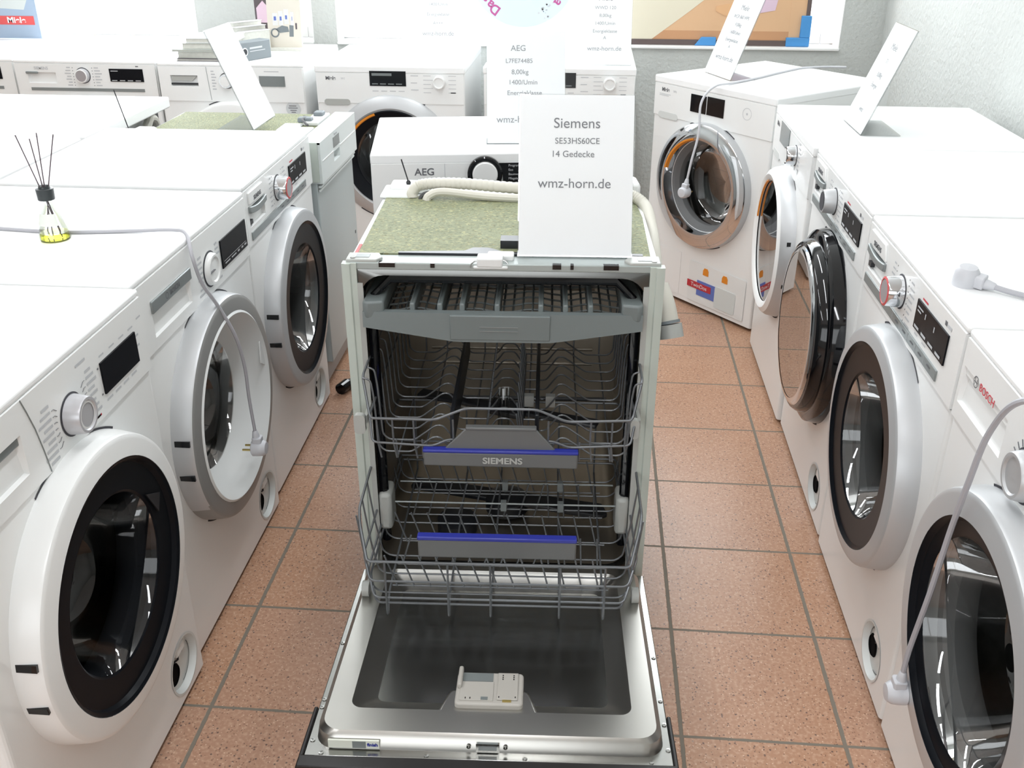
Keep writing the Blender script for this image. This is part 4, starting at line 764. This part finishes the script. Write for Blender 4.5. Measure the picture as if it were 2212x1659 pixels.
# ------------------------------------------------------------------ boards and picture in the window
pb = thing('poster_board', 'pale blue poster board with red name strip, standing in the far left window', 'poster', (-2.92, 4.56, .848), .0)
MB().box(-.36, .36, 0, .008, 0, .62).build('board', 'posterblue', pb); MB().lathe([(.13, -.0008), (.0, -.0008)], .18, .30, 40).build('drum_motif', 'posterwhite', pb); MB().disc(.08, -.0014, .18, .30, 32).build('drum_motif', 'paledisc', pb); MB().prism([(.0, .14), (.30, .125), (.34, .20), (.34, .42), (.0, .42)], -.0005, .001).build('machine_motif', 'panelgrey', pb); r_ = MB().box(-.3, .34, -.0015, .001, .06, .098).build('name_strip', 'posterred', pb); text('Miele', .036, 'posterwhite', r_, (.255, -.002, .079), sx=1.15, bold=.001)
rs = thing('round_sign', 'pale blue round sign with magenta lettering standing in the back window', 'sign', (-.315, 4.55, .848)); R_ = .238; cz = .315
MB().lathe([(0, -.002), (R_, -.002), (R_, .006), (0, .006)], 0, cz, 72).build('disc', 'paledisc', rs); MB().box(-.18, .18, .006, .012, 0, .10).build('stand', 'paper', rs)
for ch, a in (('D', 233), ('a', 224.5), ('s', 216.5), ('i', -24), ('n', -32), ('a', -41)):
    a = math.radians(a); text(ch, .058, 'inkpink', rs, (.205*math.cos(a), -.0025, cz+.205*math.sin(a)), (PI/2, -(a-PI/2), 0), bold=.0015)
q = MB()
for i in range(22): q.disc(random.uniform(.002, .005), -.0026, .10+random.gauss(0, .016), cz-.16+random.gauss(0, .02), 8)
tag(q.build('dot_pattern', 'mark', rs), kind=None)
FP = thing('framed_picture', 'framed picture of a brown-floored room with blue corner guards, in the window', 'picture', (.50, 4.655, SILL), .0)
T = Matrix.Rotation(-.04, 4, 'X')
def fp(pts, m, name, d): q = MB(); q.T = T; q.prism(pts, -d, .002); return q.build(name, m, FP)
fp([(-.42, .022), (.44, .022), (.44, .6), (-.42, .6)], 'picbrown', 'picture_panel', .001)
fp([(-.42, .022), (.44, .022), (.44, .062), (-.42, .062)], 'picbrown2', 'floor_motif', .0016); fp([(.37, .02), (.44, .02), (.44, .6), (.36, .6)], 'picbrown', 'wall_motif', .0018)
fp([(-.42, .022), (-.24, .022), (-.08, .14), (.10, .28), (.10, .6), (-.42, .6)], 'piccream', 'door_motif', .0022)
fp([(.13, .12), (.30, .15), (.32, .26), (.2, .3), (.12, .24)], 'piclilac', 'sleeve_motif', .003); fp([(.04, .145), (.08, .125), (.14, .13), (.14, .18), (.09, .175), (.04, .165)], 'picskin', 'hand_motif', .0034)
q = MB(); q.T = T; q.box(-.44, .455, -.006, .016, 0, .024).box(.437, .455, -.006, .016, .024, .6).box(-.44, -.422, -.006, .016, .024, .6).build('frame', 'framedark', FP)
for s in (0, 1):
    q = MB(); q.T = T
    if s: q.box(.36, .462, -.018, .022, -.0, .038).box(.418, .462, -.018, .022, .038, .13)
    else: q.prism([(-.045, 0), (.05, 0), (.05, .036), (-.015, .036)], -.018, .022)
    q.build('corner_guard', 'corner', FP, bevel=.003)
